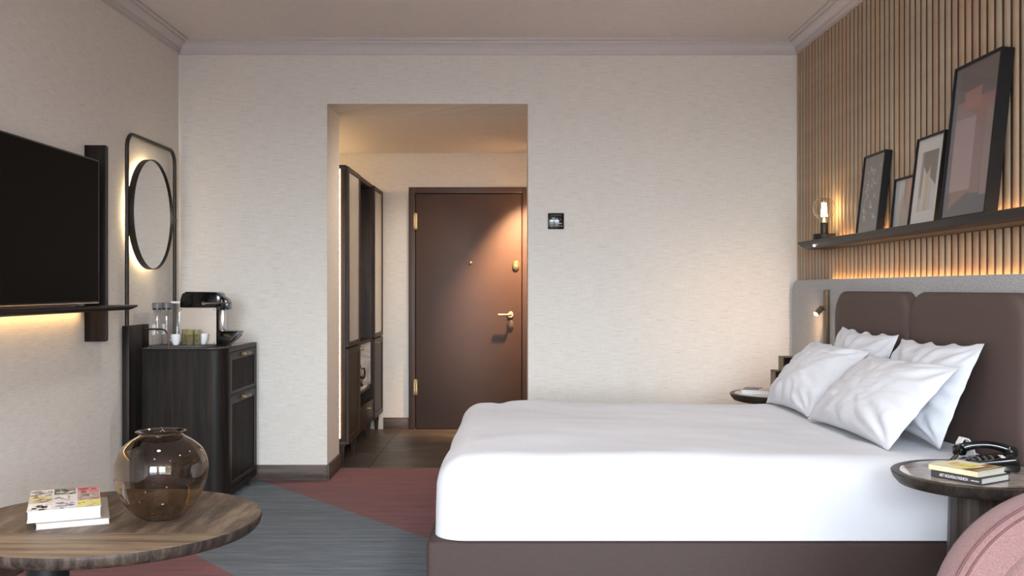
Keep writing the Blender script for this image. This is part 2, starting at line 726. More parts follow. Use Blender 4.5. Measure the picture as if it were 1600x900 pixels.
# fluted slats on the bed wall
pitch = 0.063
sl = B()
pts = [(0, -0.0195)] + [(-0.0095 * sin(pi * k_ / 12) ** 0.9, -0.0195 * cos(pi * k_ / 12)) for k_ in range(1, 12)] + [(0, 0.0195)]
prism(sl, pts, 0.0, 2.765)
me_slats = {}
slat_rng = random.Random(4)
first = None
k = 0
y = YB - pitch / 2 - 0.002
mats = ['slat_a', 'slat_b', 'slat_c', 'slat_a', 'slat_b', 'slat_b', 'slat_c', 'slat_a', 'slat_a', 'slat_c', 'slat_b']
base_me = None
while y > 1.3:
    mk = slat_rng.choice(mats)
    if mk not in me_slats:
        o = obj('slat', sl.copy(), M[mk], wall_right, 60)
        me_slats[mk] = o.data
    else:
        o = bpy.data.objects.new('slat', me_slats[mk])
        C.objects.link(o)
        o.parent = wall_right
    o.location = (XR, y, 0)
    y -= pitch
    k += 1
sl.free()

# cornice
crown_prof = [(0, 0), (0.014, 0), (0.014, 0.014), (0.020, 0.018), (0.024, 0.030), (0.032, 0.044), (0.046, 0.056), (0.060, 0.062),
              (0.066, 0.064), (0.066, 0.074), (0.076, 0.077), (0.086, 0.080), (0.086, 0.092), (0, 0.092)]
ZK = 2.764
crown_runs = [((XL, REAR_Y), (XL, YB), (1, 0)), ((XL, YB), (XR, YB), (0, -1)), ((XR, YB), (XR, REAR_Y), (-1, 0))]
for i, (p0, p1, nin) in enumerate(crown_runs):
    bm = B()
    ends = []
    for e, p in enumerate((p0, p1)):
        ring = []
        for d, z in crown_prof:
            if nin[0]:           # side walls mitre into the back wall
                x, yy = p[0] + nin[0] * d, p[1] - (d if p[1] == YB else 0)
            else:
                x, yy = p[0] + (d if e == 0 else -d), p[1] - d
            ring.append(bm.verts.new((x, yy, ZK + z)))
        ends.append(ring)
    n = len(crown_prof)
    for k in range(n):
        bm.faces.new((ends[0][k], ends[0][(k + 1) % n], ends[1][(k + 1) % n], ends[1][k]))
    bm.faces.new(ends[0]); bm.faces.new(ends[1])
    struct('trim_%d' % (i + 1), bm, M['crown'], angle=50)

# baseboards
BH, BT = 0.102, 0.014
bm = B(); bx(bm, XL + BT, OX0 + 0.0, YB - BT, YB, 0, BH, 0.002); bx(bm, OX0, OX0 + BT, YB - BT, YT, 0, BH, 0.002)
struct('baseboard_back', bm, M['wood_base'])
bm = B(); bx(bm, OX1, XR - 0.1, YB - BT, YB, 0, BH, 0.002)
struct('baseboard_back_right', bm, M['wood_base'])
bm = B(); bx(bm, XL, XL + BT, REAR_Y, YB - BT, 0, BH, 0.002)
struct('baseboard_left', bm, M['wood_base'])

# entrance hall
bm = B(); bx(bm, HXL - T, HXR + T, YT, YD + T, -0.1, -0.012)
hall_floor = struct('floor_hall', bm, M['grout'])
xsT = [HXL, -1.6, -1.0, -0.4, 0.2, HXR]
ysT = [YT, 7.62, 8.42, YD]
for i in range(len(xsT) - 1):
    for j in range(len(ysT) - 1):
        t_ = B(); g = 0.0015
        bx(t_, xsT[i] + g, xsT[i + 1] - g, ysT[j] + (0 if j == 0 else g), ysT[j + 1] - g, -0.012, -0.001 + 0.0004 * ((i + j) % 2), 0.001, 1)
        obj('tile', t_, M['tile'], hall_floor)
bm = B(); bx(bm, HXL - T, HXR + T, YT, YD + T, OZ, OZ + 0.1)
struct('ceiling_hall', bm, M['ceiling'])
bm = B(); bx(bm, HXL - T, HXL, YT, YD + T, 0, OZ)
struct('wall_hall_left', bm, M['wallpaper'])
bm = B(); bx(bm, HXR, HXR + T, YT, YD + T, 0, OZ)
struct('wall_hall_right', bm, M['wallpaper'])
DX0, DX1, DZ = -0.915, 0.148, 2.143
bm = B(); bx(bm, HXL, DX0, YD, YD + T, 0, OZ); bx(bm, DX1, HXR, YD, YD + T, 0, OZ); bx(bm, DX0, DX1, YD, YD + T, DZ, OZ)
struct('wall_hall_back', bm, M['wallpaper'])
bm = B(); bx(bm, -1.14, DX0, YD - BT, YD, 0, BH, 0.002); bx(bm, DX1, HXR, YD - BT, YD, 0, BH, 0.002)
struct('baseboard_hall', bm, M['wood_base'])

# ------------------------------------------------------------------ entrance door
fr = B()
bx(fr, DX0, -0.857, YD - 0.02, YD + T, 0, DZ, 0.003); bx(fr, 0.090, DX1, YD - 0.02, YD + T, 0, DZ, 0.003)
bx(fr, -0.857, 0.090, YD - 0.02, YD + T, 2.087, DZ, 0.003)
door = struct('door_1', fr, M['door_paint'])
bm = B(); bx(bm, -0.857, 0.090, YD + 0.02, YD + 0.05, -0.02, 2.087)
obj('door_seal', bm, M['door_groove'], door)
bm = B(); bx(bm, -0.851, 0.084, YD - 0.016, YD + 0.019, 0.004, 2.081, 0.003)
leaf = obj('door_leaf', bm, M['door_paint'], door)
for z0, z1 in ((1.766, 1.914), (0.302, 0.444)):
    bm = B()
    zm = (z0 + z1) / 2
    lathe(bm, [(0, z0), (0.008, z0), (0.012, z0 + 0.012), (0.007, zm - 0.02), (0.007, zm + 0.02), (0.012, z1 - 0.012), (0.008, z1), (0, z1)], 12, (-0.854, YD - 0.026, 0))
    bx(bm, -0.868, -0.840, YD - 0.022, YD - 0.0165, z0 + 0.005, z1 - 0.005)
    part_label(obj('hinge', bm, M['brass'], door), 'brass door hinge')
K = YD - 0.016                                            # plane of the leaf


def plate(x, z, wid, hei, name, mat):
    b = B()
    prism(b, rrect(x - wid / 2, x + wid / 2, z - hei / 2, z + hei / 2, wid / 2 - 0.001, 6), -K, -K + 0.012, 0.004, 2, XZ_Y)
    lathe(b, [(0, -0.016), (wid * 0.3, -0.016), (wid * 0.34, -0.011)], 18, (x, K, z), 'Y')
    bx(b, x - wid * 0.12, x + wid * 0.12, K - 0.019, K - 0.014, z - 0.004, z + 0.004, 0.001, 1)
    return part_label(obj(name, b, mat, leaf), 'brass ' + name.replace('_', ' '))


plate(0.036, 1.449, 0.058, 0.080, 'deadbolt', M['brass'])
plate(-0.014, 0.928, 0.058, 0.078, 'lock_plate', M['bronze'])
bm = B(); lathe(bm, [(0, -0.010), (0.006, -0.010), (0.014, -0.006), (0.015, 0)], 16, (-0.367, K, 1.471), 'Y')
part_label(obj('peephole', bm, M['brass'], leaf), 'brass peephole')
bm = B()
lathe(bm, [(0, -0.012), (0.024, -0.012), (0.028, -0.008), (0.028, 0)], 24, (-0.014, K, 1.013), 'Y')
tube(bm, [(-0.014, K - 0.01, 1.013), (-0.014, K - 0.042, 1.013), (-0.018, K - 0.055, 1.013), (-0.030, K - 0.06, 1.013), (-0.122, K - 0.06, 1.013)], 0.0095, 12)
part_label(obj('lever_handle', bm, M['brass'], leaf), 'brass lever handle')
# the downlight over the door, out of sight behind the opening's edge
dl = thing('downlight', (0.24, 8.36, OZ), 'small round ceiling downlight in the hall beside the entrance door', 'light')
bm = B(); lathe(bm, [(0.030, 0), (0.042, -0.002), (0.044, 0), (0.044, 0.01), (0.030, 0.01)], 24, (0.24, 8.36, OZ - 0.01), close=True)
obj('trim_ring', bm, M['dark_metal'], dl)
lt = bpy.data.lights.new('downlight_beam', 'SPOT')
lt.energy = 850
lt.color = (1.0, 0.64, 0.36)
lt.spot_size = radians(58)
lt.spot_blend = 0.85
lt.shadow_soft_size = 0.035
lo = bpy.data.objects.new('downlight_beam', lt)
lo.location = (0.24, 8.36, OZ - 0.015)
lo.rotation_euler = Vector((-0.16, 0.40, -1.28)).to_track_quat('-Z', 'Y').to_euler()
C.objects.link(lo)

hall_fill = thing('downlight', (0.22, 7.10, OZ), 'small round fill light added on the hall ceiling opposite the wardrobe', 'light')  # unseen fill light, added to brighten the wall reveal and the wardrobe
bm = B(); lathe(bm, [(0.030, 0), (0.042, -0.002), (0.044, 0), (0.044, 0.01), (0.030, 0.01)], 24, (0.22, 7.10, OZ - 0.01), close=True)
obj('trim_ring', bm, M['dark_metal'], hall_fill)
lt = bpy.data.lights.new('downlight_beam', 'SPOT')
lt.energy = 105
lt.color = (1.0, 0.88, 0.74)
lt.spot_size = radians(100)
lt.spot_blend = 0.9
lt.shadow_soft_size = 0.05
lo = bpy.data.objects.new('downlight_beam', lt)
lo.location = (0.22, 7.10, OZ - 0.015)
lo.rotation_euler = Vector((-1.0, 0.05, -0.95)).to_track_quat('-Z', 'Y').to_euler()
C.objects.link(lo)

door_wall_fill = thing('downlight', (0.24, 7.72, OZ), 'small round fill light added on the hall ceiling, between the other two', 'light')  # added out of sight to lift the wall left of the door
bm = B(); lathe(bm, [(0.030, 0), (0.042, -0.002), (0.044, 0), (0.044, 0.01), (0.030, 0.01)], 24, (0.24, 7.72, OZ - 0.01), close=True)
obj('trim_ring', bm, M['dark_metal'], door_wall_fill)
lt = bpy.data.lights.new('downlight_beam', 'SPOT')
lt.energy = 110
lt.color = (1.0, 0.84, 0.64)
lt.spot_size = radians(46)
lt.spot_blend = 1.0
lt.shadow_soft_size = 0.05
lo = bpy.data.objects.new('downlight_beam', lt)
lo.location = (0.24, 7.72, OZ - 0.015)
lo.rotation_euler = Vector((-1.34, 1.05, -1.15)).to_track_quat('-Z', 'Y').to_euler()
C.objects.link(lo)

# unseen ceiling fill lights, added to brighten the bed top and the floor
ROOM_FILL = 58.0
for n_, (dx_, dy_, lab) in enumerate(((-1.2, 1.2, 'window end of the room left of the armchair'), (0.9, 1.2, 'window end of the room above the armchair'),
                                      (-1.2, 3.0, 'middle of the room above the coffee table'), (0.9, 3.0, 'near edge of the bed'),
                                      (-1.0, 4.8, 'foot side of the room in front of the hall'), (0.9, 4.8, 'far half of the bed'))):
    d_ = thing('downlight', (dx_, dy_, ZC), 'round fill light added on the ceiling over the ' + lab, 'light', 'added ceiling fill lights')
    b_ = B(); lathe(b_, [(0.040, -0.001), (0.052, -0.004), (0.055, 0.0), (0.055, 0.006), (0.040, 0.006)], 24, (dx_, dy_, ZC), close=True)
    obj('trim_ring', b_, M['crown'], d_)
    l_ = bpy.data.lights.new('downlight_beam', 'SPOT')
    l_.energy = ROOM_FILL
    l_.color = (1.0, 0.96, 0.92)
    l_.spot_size = radians(125)
    l_.spot_blend = 1.0
    l_.shadow_soft_size = 0.12
    o_ = bpy.data.objects.new('downlight_beam', l_)
    o_.location = (dx_, dy_, ZC - 0.012)
    C.objects.link(o_)

# ------------------------------------------------------------------ hall wardrobe
wx0, wx1, wy0, wy1, wz0, wz1 = HXL + 0.02, -1.161, 6.955, 8.81, 0.145, 2.110
ward = thing('wardrobe', ((wx0 + wx1) / 2, (wy0 + wy1) / 2, 0), 'tall dark oak wardrobe with mirrored upper doors standing left of the brown entrance door', 'wardrobe')
b1, b2 = 7.50, 8.27
bm = B()
bx(bm, wx0, wx1, wy0, wy0 + 0.025, wz0, wz1, 0.002); bx(bm, wx0, wx1, wy1 - 0.025, wy1, wz0, wz1, 0.002)
bx(bm, wx0, wx1, b1 - 0.01, b1 + 0.01, wz0, wz1, 0.002); bx(bm, wx0, wx1, b2 - 0.01, b2 + 0.01, wz0, wz1, 0.002)
bx(bm, wx0, wx1, wy0, wy1, wz1 - 0.035, wz1, 0.002); bx(bm, wx0, wx1, wy0, wy1, wz0, wz0 + 0.03, 0.002)
bx(bm, wx0, wx0 + 0.012, wy0, wy1, wz0, wz1)
bx(bm, wx0, wx1 - 0.005, b1, b2, 0.81, 0.835); bx(bm, wx0, wx1 - 0.005, b1, b2, 0.430, 0.455)
obj('carcass', bm, M['wood_wardrobe'], ward)
for (y0, y1) in ((wy0 + 0.004, b1 - 0.002), (b2 + 0.002, wy1 - 0.004)):
    for z0, z1, mk in ((0.835, wz1 - 0.01, 'mirror'), (wz0 + 0.01, 0.825, 'wood')):
        d = B()
        fw = 0.035 if mk == 'mirror' else 0.05
        bx(d, wx1, wx1 + 0.02, y0, y0 + fw, z0, z1, 0.002, 1); bx(d, wx1, wx1 + 0.02, y1 - fw, y1, z0, z1, 0.002, 1)
        bx(d, wx1, wx1 + 0.02, y0 + fw, y1 - fw, z0, z0 + fw, 0.002, 1); bx(d, wx1, wx1 + 0.02, y0 + fw, y1 - fw, z1 - fw, z1, 0.002, 1)
        dr = obj('door', d, M['wood_wardrobe'], ward)
        d = B(); bx(d, wx1 + 0.004, wx1 + 0.013, y0 + fw, y1 - fw, z0 + fw, z1 - fw)
        pn = obj('door_panel', d, M['wardrobe_mirror'] if mk == 'mirror' else M['wood_wardrobe'], dr)
        if mk == 'mirror':
            part_label(pn, 'mirror door panel with its beige reflection painted in')
        else:
            yk = y1 - 0.03 if y0 < 7.2 else y0 + 0.03
            d = B(); lathe(d, [(0.005, 0), (0.005, 0.016), (0.013, 0.020), (0.013, 0.030), (0, 0.032)], 14, (wx1 + 0.02, yk, z1 - 0.03), 'X')
            part_label(obj('knob', d, M['brass'], dr), 'brass knob')
bm = B(); bx(bm, wx0 + 0.012, wx0 + 0.02, b1 + 0.01, b2 - 0.01, 0.475, 0.81); bx(bm, wx0 + 0.02, wx1 - 0.012, b2 - 0.018, b2 - 0.0101, 0.475, 0.81)
part_label(obj('back_panel', bm, M['marble'], ward), 'pale marble lining of the open niche')
bm = B(); bx(bm, wx0 + 0.012, wx1 - 0.002, b1 + 0.01, b2 - 0.01, 0.455, 0.475, 0.003)
part_label(obj('counter', bm, M['marble'], ward), 'pale brown marble niche counter')
bm = B(); bx(bm, wx1 - 0.015, wx1 + 0.012, b1 + 0.013, b2 - 0.013, wz0 + 0.01, 0.335, 0.003)
dr = obj('drawer', bm, M['wood_wardrobe'], ward)
bm = B(); lathe(bm, [(0.005, 0), (0.005, 0.016), (0.015, 0.020), (0.015, 0.030), (0, 0.032)], 14, (wx1 + 0.012, 7.9, 0.295), 'X')
part_label(obj('knob', bm, M['brass'], dr), 'brass knob')
for ly in (wy0 + 0.03, b1, b2, wy1 - 0.03):
    for lx in (wx0 + 0.05, wx1 - 0.035):
        bm = B()
        pa = [(lx - 0.022, ly - 0.022), (lx + 0.022, ly - 0.022), (lx + 0.022, ly + 0.022), (lx - 0.022, ly + 0.022)]
        prism(bm, pa, 0.0, wz0)
        for v in bm.verts:
            if v.co.z < 0.01:
                v.co.x = lx + (v.co.x - lx) * 0.6
                v.co.y = ly + (v.co.y - ly) * 0.6
        obj('leg', bm, M['wood_wardrobe'], ward)
bm = B(); bx(bm, wx1 - 0.20, wx1 - 0.19, b1 + 0.03, b2 - 0.03, 0.804, 0.8105)
part_label(obj('light_strip', bm, M['led_edge'], ward), 'warm light strip inside the niche')
bm = B(); bx(bm, wx0 + 0.06, wx0 + 0.075, wy0 + 0.05, wy1 - 0.05, wz1, wz1 + 0.012)
part_label(obj('light_strip', bm, M['led_hall'], ward), 'warm light strip on the wardrobe roof')
bm = B(); bx(bm, -1.2040, -1.1995, wy0 - 0.010, wy0, 0.20, 2.08)
part_label(obj('light_strip', bm, M['led_edge'], ward), 'warm vertical light strip behind the wall edge')

kx, ky, kz = -1.232, 7.86, 0.475
ket = thing('kettle', (kx, ky, kz), 'small black and white kettle on the marble counter inside the hall wardrobe', 'kettle')
bm = B(); lathe(bm, [(0, 0), (0.056, 0), (0.058, 0.006), (0.056, 0.022), (0, 0.022)], 24, (kx, ky, kz))
obj('base', bm, M['black_gloss'], ket)
bm = B(); lathe(bm, [(0, 0.022), (0.048, 0.022), (0.054, 0.035), (0.055, 0.075), (0.048, 0.125), (0.040, 0.145), (0, 0.145)], 24, (kx, ky, kz))
obj('body', bm, M['steel'], ket)
bm = B(); lathe(bm, [(0.0555, 0.060), (0.0565, 0.062), (0.0565, 0.080), (0.0555, 0.082)], 24, (kx, ky, kz), close=True)
obj('band', bm, M['black_gloss'], ket)
bm = B(); lathe(bm, [(0.041, 0.145), (0.040, 0.165), (0.030, 0.180), (0.010, 0.183), (0.010, 0.192), (0, 0.194)], 24, (kx, ky, kz))
obj('lid', bm, M['black_gloss'], ket)
bm = B(); tube(bm, [(kx + 0.03, ky + 0.035, kz + 0.135), (kx + 0.055, ky + 0.065, kz + 0.135), (kx + 0.06, ky + 0.07, kz + 0.10), (kx + 0.055, ky + 0.065, kz + 0.06), (kx + 0.035, ky + 0.04, kz + 0.045)], 0.007, 8)
obj('handle', bm, M['black_gloss'], ket)

# ------------------------------------------------------------------ wall thermostat
ts = thing('thermostat', (0.285, YB - 0.012, 1.684), 'square black glass control panel with small icons on the beige wall', 'thermostat')
bm = B(); bx(bm, 0.233, 0.337, YB - 0.012, YB, 1.632, 1.736, 0.002)
obj('body', bm, M['black_gloss'], ts)
Yp = YB - 0.0123
icons = []
for x in (0.252, 0.268, 0.286, 0.304, 0.318):
    icons.append(q(x, x + 0.007, 0.016, 0.022))
for x in (0.252, 0.264, 0.277, 0.289, 0.301, 0.313):
    icons.append(q(x, x + 0.005, 0.088, 0.0915))
icons += [q(0.250, 0.270, 0.042, 0.050), q(0.280, 0.297, 0.045, 0.049), q(0.300, 0.307, 0.045, 0.050), q(0.286, 0.322, 0.033, 0.039),
          [(0.3125, 0.060), (0.3185, 0.060), (0.3155, 0.069)], q(0.254, 0.280, 0.0745, 0.0770)]
printed_sheet('icons', [(p, (176, 170, 168)) for p in icons], ts, (0, Yp, 1.632), (1, 0, 0), (0, 0, 1))
text('digits', '23.5', 0.026, ts, (0.259, Yp - 0.0002, 1.632 + 0.053), (1, 0, 0), (0, 0, 1), M['white'], 0.85)

# ------------------------------------------------------------------ television wall
shelf = thing('tv_shelf', (-2.05, 4.2, 1.15), 'long dark wall shelf with a rounded edge under the television', 'shelf')
bm = B()
prof = [(XL, 1.138), (-1.985, 1.137), (-1.962, 1.143), (-1.952, 1.153), (-1.950, 1.160), (-1.953, 1.162), (XL, 1.162)]
prism(bm, prof, -5.19, -3.0, 0, 1, XZ_Y)
for v in bm.verts:                       # the far end tapers like the front edge
    if v.co.y > 5.1 and v.co.z < 1.15:
        v.co.y -= 0.03
obj('board', bm, M['wood_shelf'], shelf)
bm = B(); bx(bm, XL + 0.03, XL + 0.045, 3.0, 4.98, 1.130, 1.1369)
part_label(obj('light_strip', bm, M['led_tv'], shelf), 'warm light strip under the shelf')
bm = B(); prism(bm, rrect(XL, -2.052, 0.978, 1.974, (0, 0.012, 0.012, 0), 5), -5.062, -5.04, 0.003, 2, XZ_Y)
obj('bracket_panel', bm, M['wood_black'], shelf)
tv = thing('television', (-2.08, 4.3, 1.164), 'large black flat television standing on the dark wall shelf', 'television')
bm = B(); bx(bm, -2.10, -2.052, 3.62, 4.955, 1.172, 1.885, 0.006)
obj('case', bm, M['black_matte'], tv)
bm = B(); bx(bm, -2.052, -2.0505, 3.63, 4.938, 1.186, 1.876, 0.0005, 1)
obj('screen', bm, M['screen'], tv)
bm = B(); bx(bm, -2.0515, -2.049, 3.63, 4.94, 1.1745, 1.179, 0.0005, 1)
part_label(obj('bezel', bm, M['steel'], tv), 'thin silver lower bezel')
bm = B(); bx(bm, -2.095, -2.06, 3.9, 4.7, 1.162, 1.174)
obj('foot', bm, M['black_matte'], tv)

# ------------------------------------------------------------------ mirror on its metal frame
mir = thing('wall_mirror', (-2.13, 5.86, 1.68), 'round backlit mirror held in a tall black tube frame on the left wall', 'mirror')
fx = -2.135
yl, yr, zt, rr = 5.520, 6.300, 2.112, 0.085
pth = [(fx, yl, 1.040)] + [(fx, yl, z) for z in (1.3, 1.7, zt - rr)]
pth += [(fx, yl + rr - rr * cos(a), zt - rr + rr * sin(a)) for a in [pi / 2 * k / 8 for k in range(1, 9)]]
pth += [(fx, yr - rr + rr * sin(a), zt - rr + rr * cos(a)) for a in [pi / 2 * k / 8 for k in range(0, 9)]]
pth += [(fx, yr, 1.6), (fx, yr, 0.9055)]
bm = B(); tube(bm, pth, 0.0115, 12)
obj('tube_frame', bm, M['dark_metal'], mir, 50)
mc, mrad = (0, 5.846, 1.680), 0.322
bm = B(); lathe(bm, [(mrad - 0.004, -2.136), (mrad, -2.136), (mrad, -2.099), (mrad - 0.004, -2.099), (mrad - 0.004, -2.106)], 72, mc, 'X', True)
obj('rim', bm, M['dark_metal'], mir, 40)
bm = B(); lathe(bm, [(0, -2.108), (mrad - 0.004, -2.108), (mrad - 0.004, -2.112), (0, -2.112)], 72, mc, 'X')
part_label(obj('mirror_glass', bm, M['mirror'], mir), 'round mirror glass')
bm = B(); lathe(bm, [(0, -2.134), (mrad - 0.03, -2.134), (mrad - 0.03, -2.112)], 48, mc, 'X')
obj('back_plate', bm, M['black_matte'], mir)
bm = B(); lathe(bm, [(mrad - 0.060, -2.143), (mrad - 0.036, -2.143), (mrad - 0.036, -2.134), (mrad - 0.060, -2.134)], 72, mc, 'X', True)
part_label(obj('light_ring', bm, M['led_mirror'], mir), 'warm light ring behind the mirror')
for y0, y1 in ((yl + 0.008, 5.846 - mrad + 0.001), (5.846 + mrad - 0.001, yr - 0.008)):
    bm = B(); tube(bm, [(-2.128, y0, 1.676), (-2.124, y1, 1.676)], 0.008, 10)
    obj('bracket', bm, M['dark_metal'], mir)

# ------------------------------------------------------------------ minibar cabinet
cx1, cy0, cy1, cz0, cz1 = -1.64, 5.70, 6.395, 0.052, 0.902
cab = thing('minibar_cabinet', (-1.9, 6.05, 0), 'dark oak minibar cabinet with a rounded corner in front of the beige wall', 'cabinet')
bm = B()
prism(bm, [p for p in rrect(XL + 0.006, cx1, cy0, 5.786, (0, 0.085, 0, 0), 10)], cz0, cz1 - 0.012)
bx(bm, XL + 0.006, cx1 - 0.017, 5.786, 6.379, cz0, cz1 - 0.012); bx(bm, XL + 0.006, cx1, 6.379, cy1, cz0, cz1 - 0.012, 0.002, 1)
bx(bm, cx1 - 0.017, cx1, 5.786, 6.379, cz0, 0.081); bx(bm, cx1 - 0.017, cx1, 5.786, 6.379, 0.616, 0.622); bx(bm, cx1 - 0.017, cx1, 5.786, 6.379, 0.876, cz1 - 0.012)
body = obj('body', bm, M['wood'], cab)
bm = B(); prism(bm, rrect(XL + 0.006, cx1 + 0.001, cy0 - 0.001, cy1, (0, 0.086, 0.004, 0), 10), cz1 - 0.012, cz1, 0.002, 2)
tp = obj('cabinet_top', bm, M['wood'], cab)
bm = B(); prism(bm, rrect(XL + 0.02, cx1 - 0.03, cy0 + 0.025, cy1 - 0.02, (0, 0.07, 0.004, 0), 10), cz1 - 0.004, cz1 + 0.0008)
part_label(obj('stone_inset', bm, M['marble_dark'], tp), 'grey brown stone inset of the top')
for nm, z0, z1 in (('drawer', 0.625, 0.872), ('door', 0.085, 0.613)):
    y0, y1, fw = 5.79, 6.375, 0.045
    d = B()
    bx(d, cx1 - 0.014, cx1 + 0.0005, y0, y0 + fw, z0, z1, 0.002, 1); bx(d, cx1 - 0.014, cx1 + 0.0005, y1 - fw, y1, z0, z1, 0.002, 1)
    bx(d, cx1 - 0.014, cx1 + 0.0005, y0 + fw, y1 - fw, z1 - fw, z1, 0.002, 1)
    if nm == 'drawer':
        bx(d, cx1 - 0.014, cx1 + 0.0005, y0 + fw, y1 - fw, z0, z0 + 0.02, 0.002, 1)
        z0i = z0 + 0.02
    else:
        bx(d, cx1 - 0.014, cx1 + 0.0005, y0 + fw, y1 - fw, z0, z0 + 0.03, 0.002, 1)
        z0i = z0 + 0.03
    dd = obj(nm, d, M['wood'], cab)
    nrib = 18
    d = B()
    st = (y1 - y0 - 2 * fw) / nrib
    for k in range(nrib):
        ya = y0 + fw + k * st
        prism(d, [(cx1 - 0.0165, ya), (cx1 - 0.009, ya + st * 0.12), (cx1 - 0.004, ya + st * 0.35), (cx1 - 0.004, ya + st * 0.65), (cx1 - 0.009, ya + st * 0.88), (cx1 - 0.0165, ya + st)][::-1], z0i, z1 - fw)
    rb = obj('reeded_panel', d, M['wood'], dd, 20)
    rb['kind'] = 'stuff'
    d = B()
    prism(d, [(cx1 - 0.001, z1 - 0.030), (cx1 + 0.021, z1 - 0.034), (cx1 + 0.032, z1 - 0.028), (cx1 + 0.034, z1 - 0.018), (cx1 + 0.026, z1 - 0.012), (cx1 - 0.001, z1 - 0.010)], -6.15, -6.03, 0.003, 2, XZ_Y)
    part_label(obj('handle', d, M['bronze'], dd), 'bronze pull handle')
for lx, ly in ((-1.69, 6.33), (-1.70, 5.80), (-2.11, 5.76), (-2.11, 6.33)):
    d = B(); bx(d, lx - 0.015, lx + 0.015, ly - 0.015, ly + 0.015, 0, cz0 + 0.001)
    obj('leg', d, M['black_matte'], cab)
bm = B(); bx(bm, -2.156, -2.118, 5.505, 5.70, 0, 1.040, 0.002); bx(bm, -2.156, -2.118, 5.70, 5.81, 0.905, 1.040, 0.002)
obj('side_panel', bm, M['wood_black'], cab)
for yy in (5.735, 6.35):
    bm = B()
    r0 = 0.045
    p = [(-2.120, yy, 1.013), (-2.05, yy, 1.013), (-1.978 - r0, yy, 1.013)]
    p += [(-1.978 - r0 + r0 * sin(a), yy, 1.013 - r0 + r0 * cos(a)) for a in [pi / 2 * k / 6 for k in range(1, 7)]]
    p += [(-1.978, yy, 0.9025)]
    tube(bm, p, 0.005, 8)
    part_label(obj('gallery_rail', bm, M['brown_metal'], cab), 'thin brown gallery rail')

ZK2 = cz1 + 0.0008
# tray and the things on it
bm = B(); prism(bm, rrect(-2.10, -1.745, 5.748, 5.905, (0.02, 0.10, 0.03, 0.02), 10), ZK2, ZK2 + 0.016, 0.003, 2)
tag(obj('tray', bm, M['tray']), 'charcoal serving tray with a rounded corner on the minibar cabinet', 'tray')
TZ = ZK2 + 0.016


def bottle(x, yv, label):
    t = thing('water_bottle', (x, yv, TZ), label, 'bottle', 'water bottles on the tray')
    b = B()
    lathe(b, [(0, 0.004), (0.028, 0.002), (0.031, 0.008), (0.031, 0.165), (0.029, 0.180), (0.020, 0.198), (0.017, 0.204), (0.017, 0.220)], 20, (x, yv, TZ))
    obj('body', b, M['bottle_glass'], t, 50)
    b = B(); lathe(b, [(0.0185, 0.204), (0.0275, 0.205), (0.0275, 0.213), (0, 0.213)], 20, (x, yv, TZ))
    part_label(obj('cap_band', b, M['black_gloss'], t), 'black band under the cap')
    b = B(); lathe(b, [(0.0285, 0.213), (0.029, 0.216), (0.029, 0.243), (0.027, 0.246), (0, 0.246)], 20, (x, yv, TZ))
    part_label(obj('cap', b, M['cap_grey'], t), 'grey screw cap')
    b = B(); lathe(b, [(0.0313, 0.060), (0.0313, 0.120)], 20, (x, yv, TZ))
    for f in [f for f in b.faces if not (-2.6 < math.atan2(f.calc_center_median().y - yv, f.calc_center_median().x - x) < -1.5)]:
        b.faces.remove(f)
    obj('paper_label', b, M['white'], t)
    return t


bottle(-2.061, 5.785, 'clear water bottle with a grey cap, nearest the left wall on the tray')
bottle(-2.030, 5.852, 'clear water bottle with a grey cap, between the other bottle and a white cup')


def cup(x, yv, ang, label):
    t = thing('espresso_cup', (x, yv, TZ), label, 'cup', 'white cups on the tray')
    b = B()
    lathe(b, [(0, 0.002), (0.015, 0.0), (0.017, 0.004), (0.024, 0.020), (0.028, 0.042), (0.0285, 0.062), (0.0265, 0.062), (0.025, 0.04), (0.02, 0.018), (0, 0.008)], 28, (x, yv, TZ))
    obj('body', b, M['porcelain'], t, 50)
    b = B()
    d = Vector((cos(ang), sin(ang), 0))
    tube(b, [Vector((x, yv, TZ + 0.048)) + d * 0.026, Vector((x, yv, TZ + 0.05)) + d * 0.040, Vector((x, yv, TZ + 0.038)) + d * 0.043, Vector((x, yv, TZ + 0.024)) + d * 0.026], 0.003, 8)
    obj('handle', b, M['porcelain'], t)
    return t


cup(-1.957, 5.795, pi, 'white espresso cup between the water bottles and the olive glasses')
cup(-1.822, 5.868, 2.2, 'white espresso cup in front of the beige machine, right of the olive glasses')


def tumbler(x, yv, label):
    t = thing('tumbler', (x, yv, TZ), label, 'glass', 'olive glasses on the tray')
    b = B(); lathe(b, [(0.0215, 0.062), (0.0222, 0.064), (0.0222, 0.088), (0.0200, 0.088), (0.0196, 0.064)], 24, (x, yv, TZ), close=True)
    part_label(obj('rim_band', b, M['olive_band'], t, 50), 'smooth paler rim band')
    b = B(); lathe(b, [(0, 0.0), (0.019, 0.0), (0.0215, 0.006), (0.0215, 0.062), (0.0196, 0.062), (0.0190, 0.012), (0, 0.010)], 24, (x, yv, TZ))
    obj('body', b, M['olive'], t, 50)
    return t


tumbler(-1.918, 5.852, 'olive textured glass tumbler, behind the other two and next to the left cup')
tumbler(-1.867, 5.765, 'olive textured glass tumbler, foremost of the three')
tumbler(-1.840, 5.812, 'olive textured glass tumbler, next to the right cup')

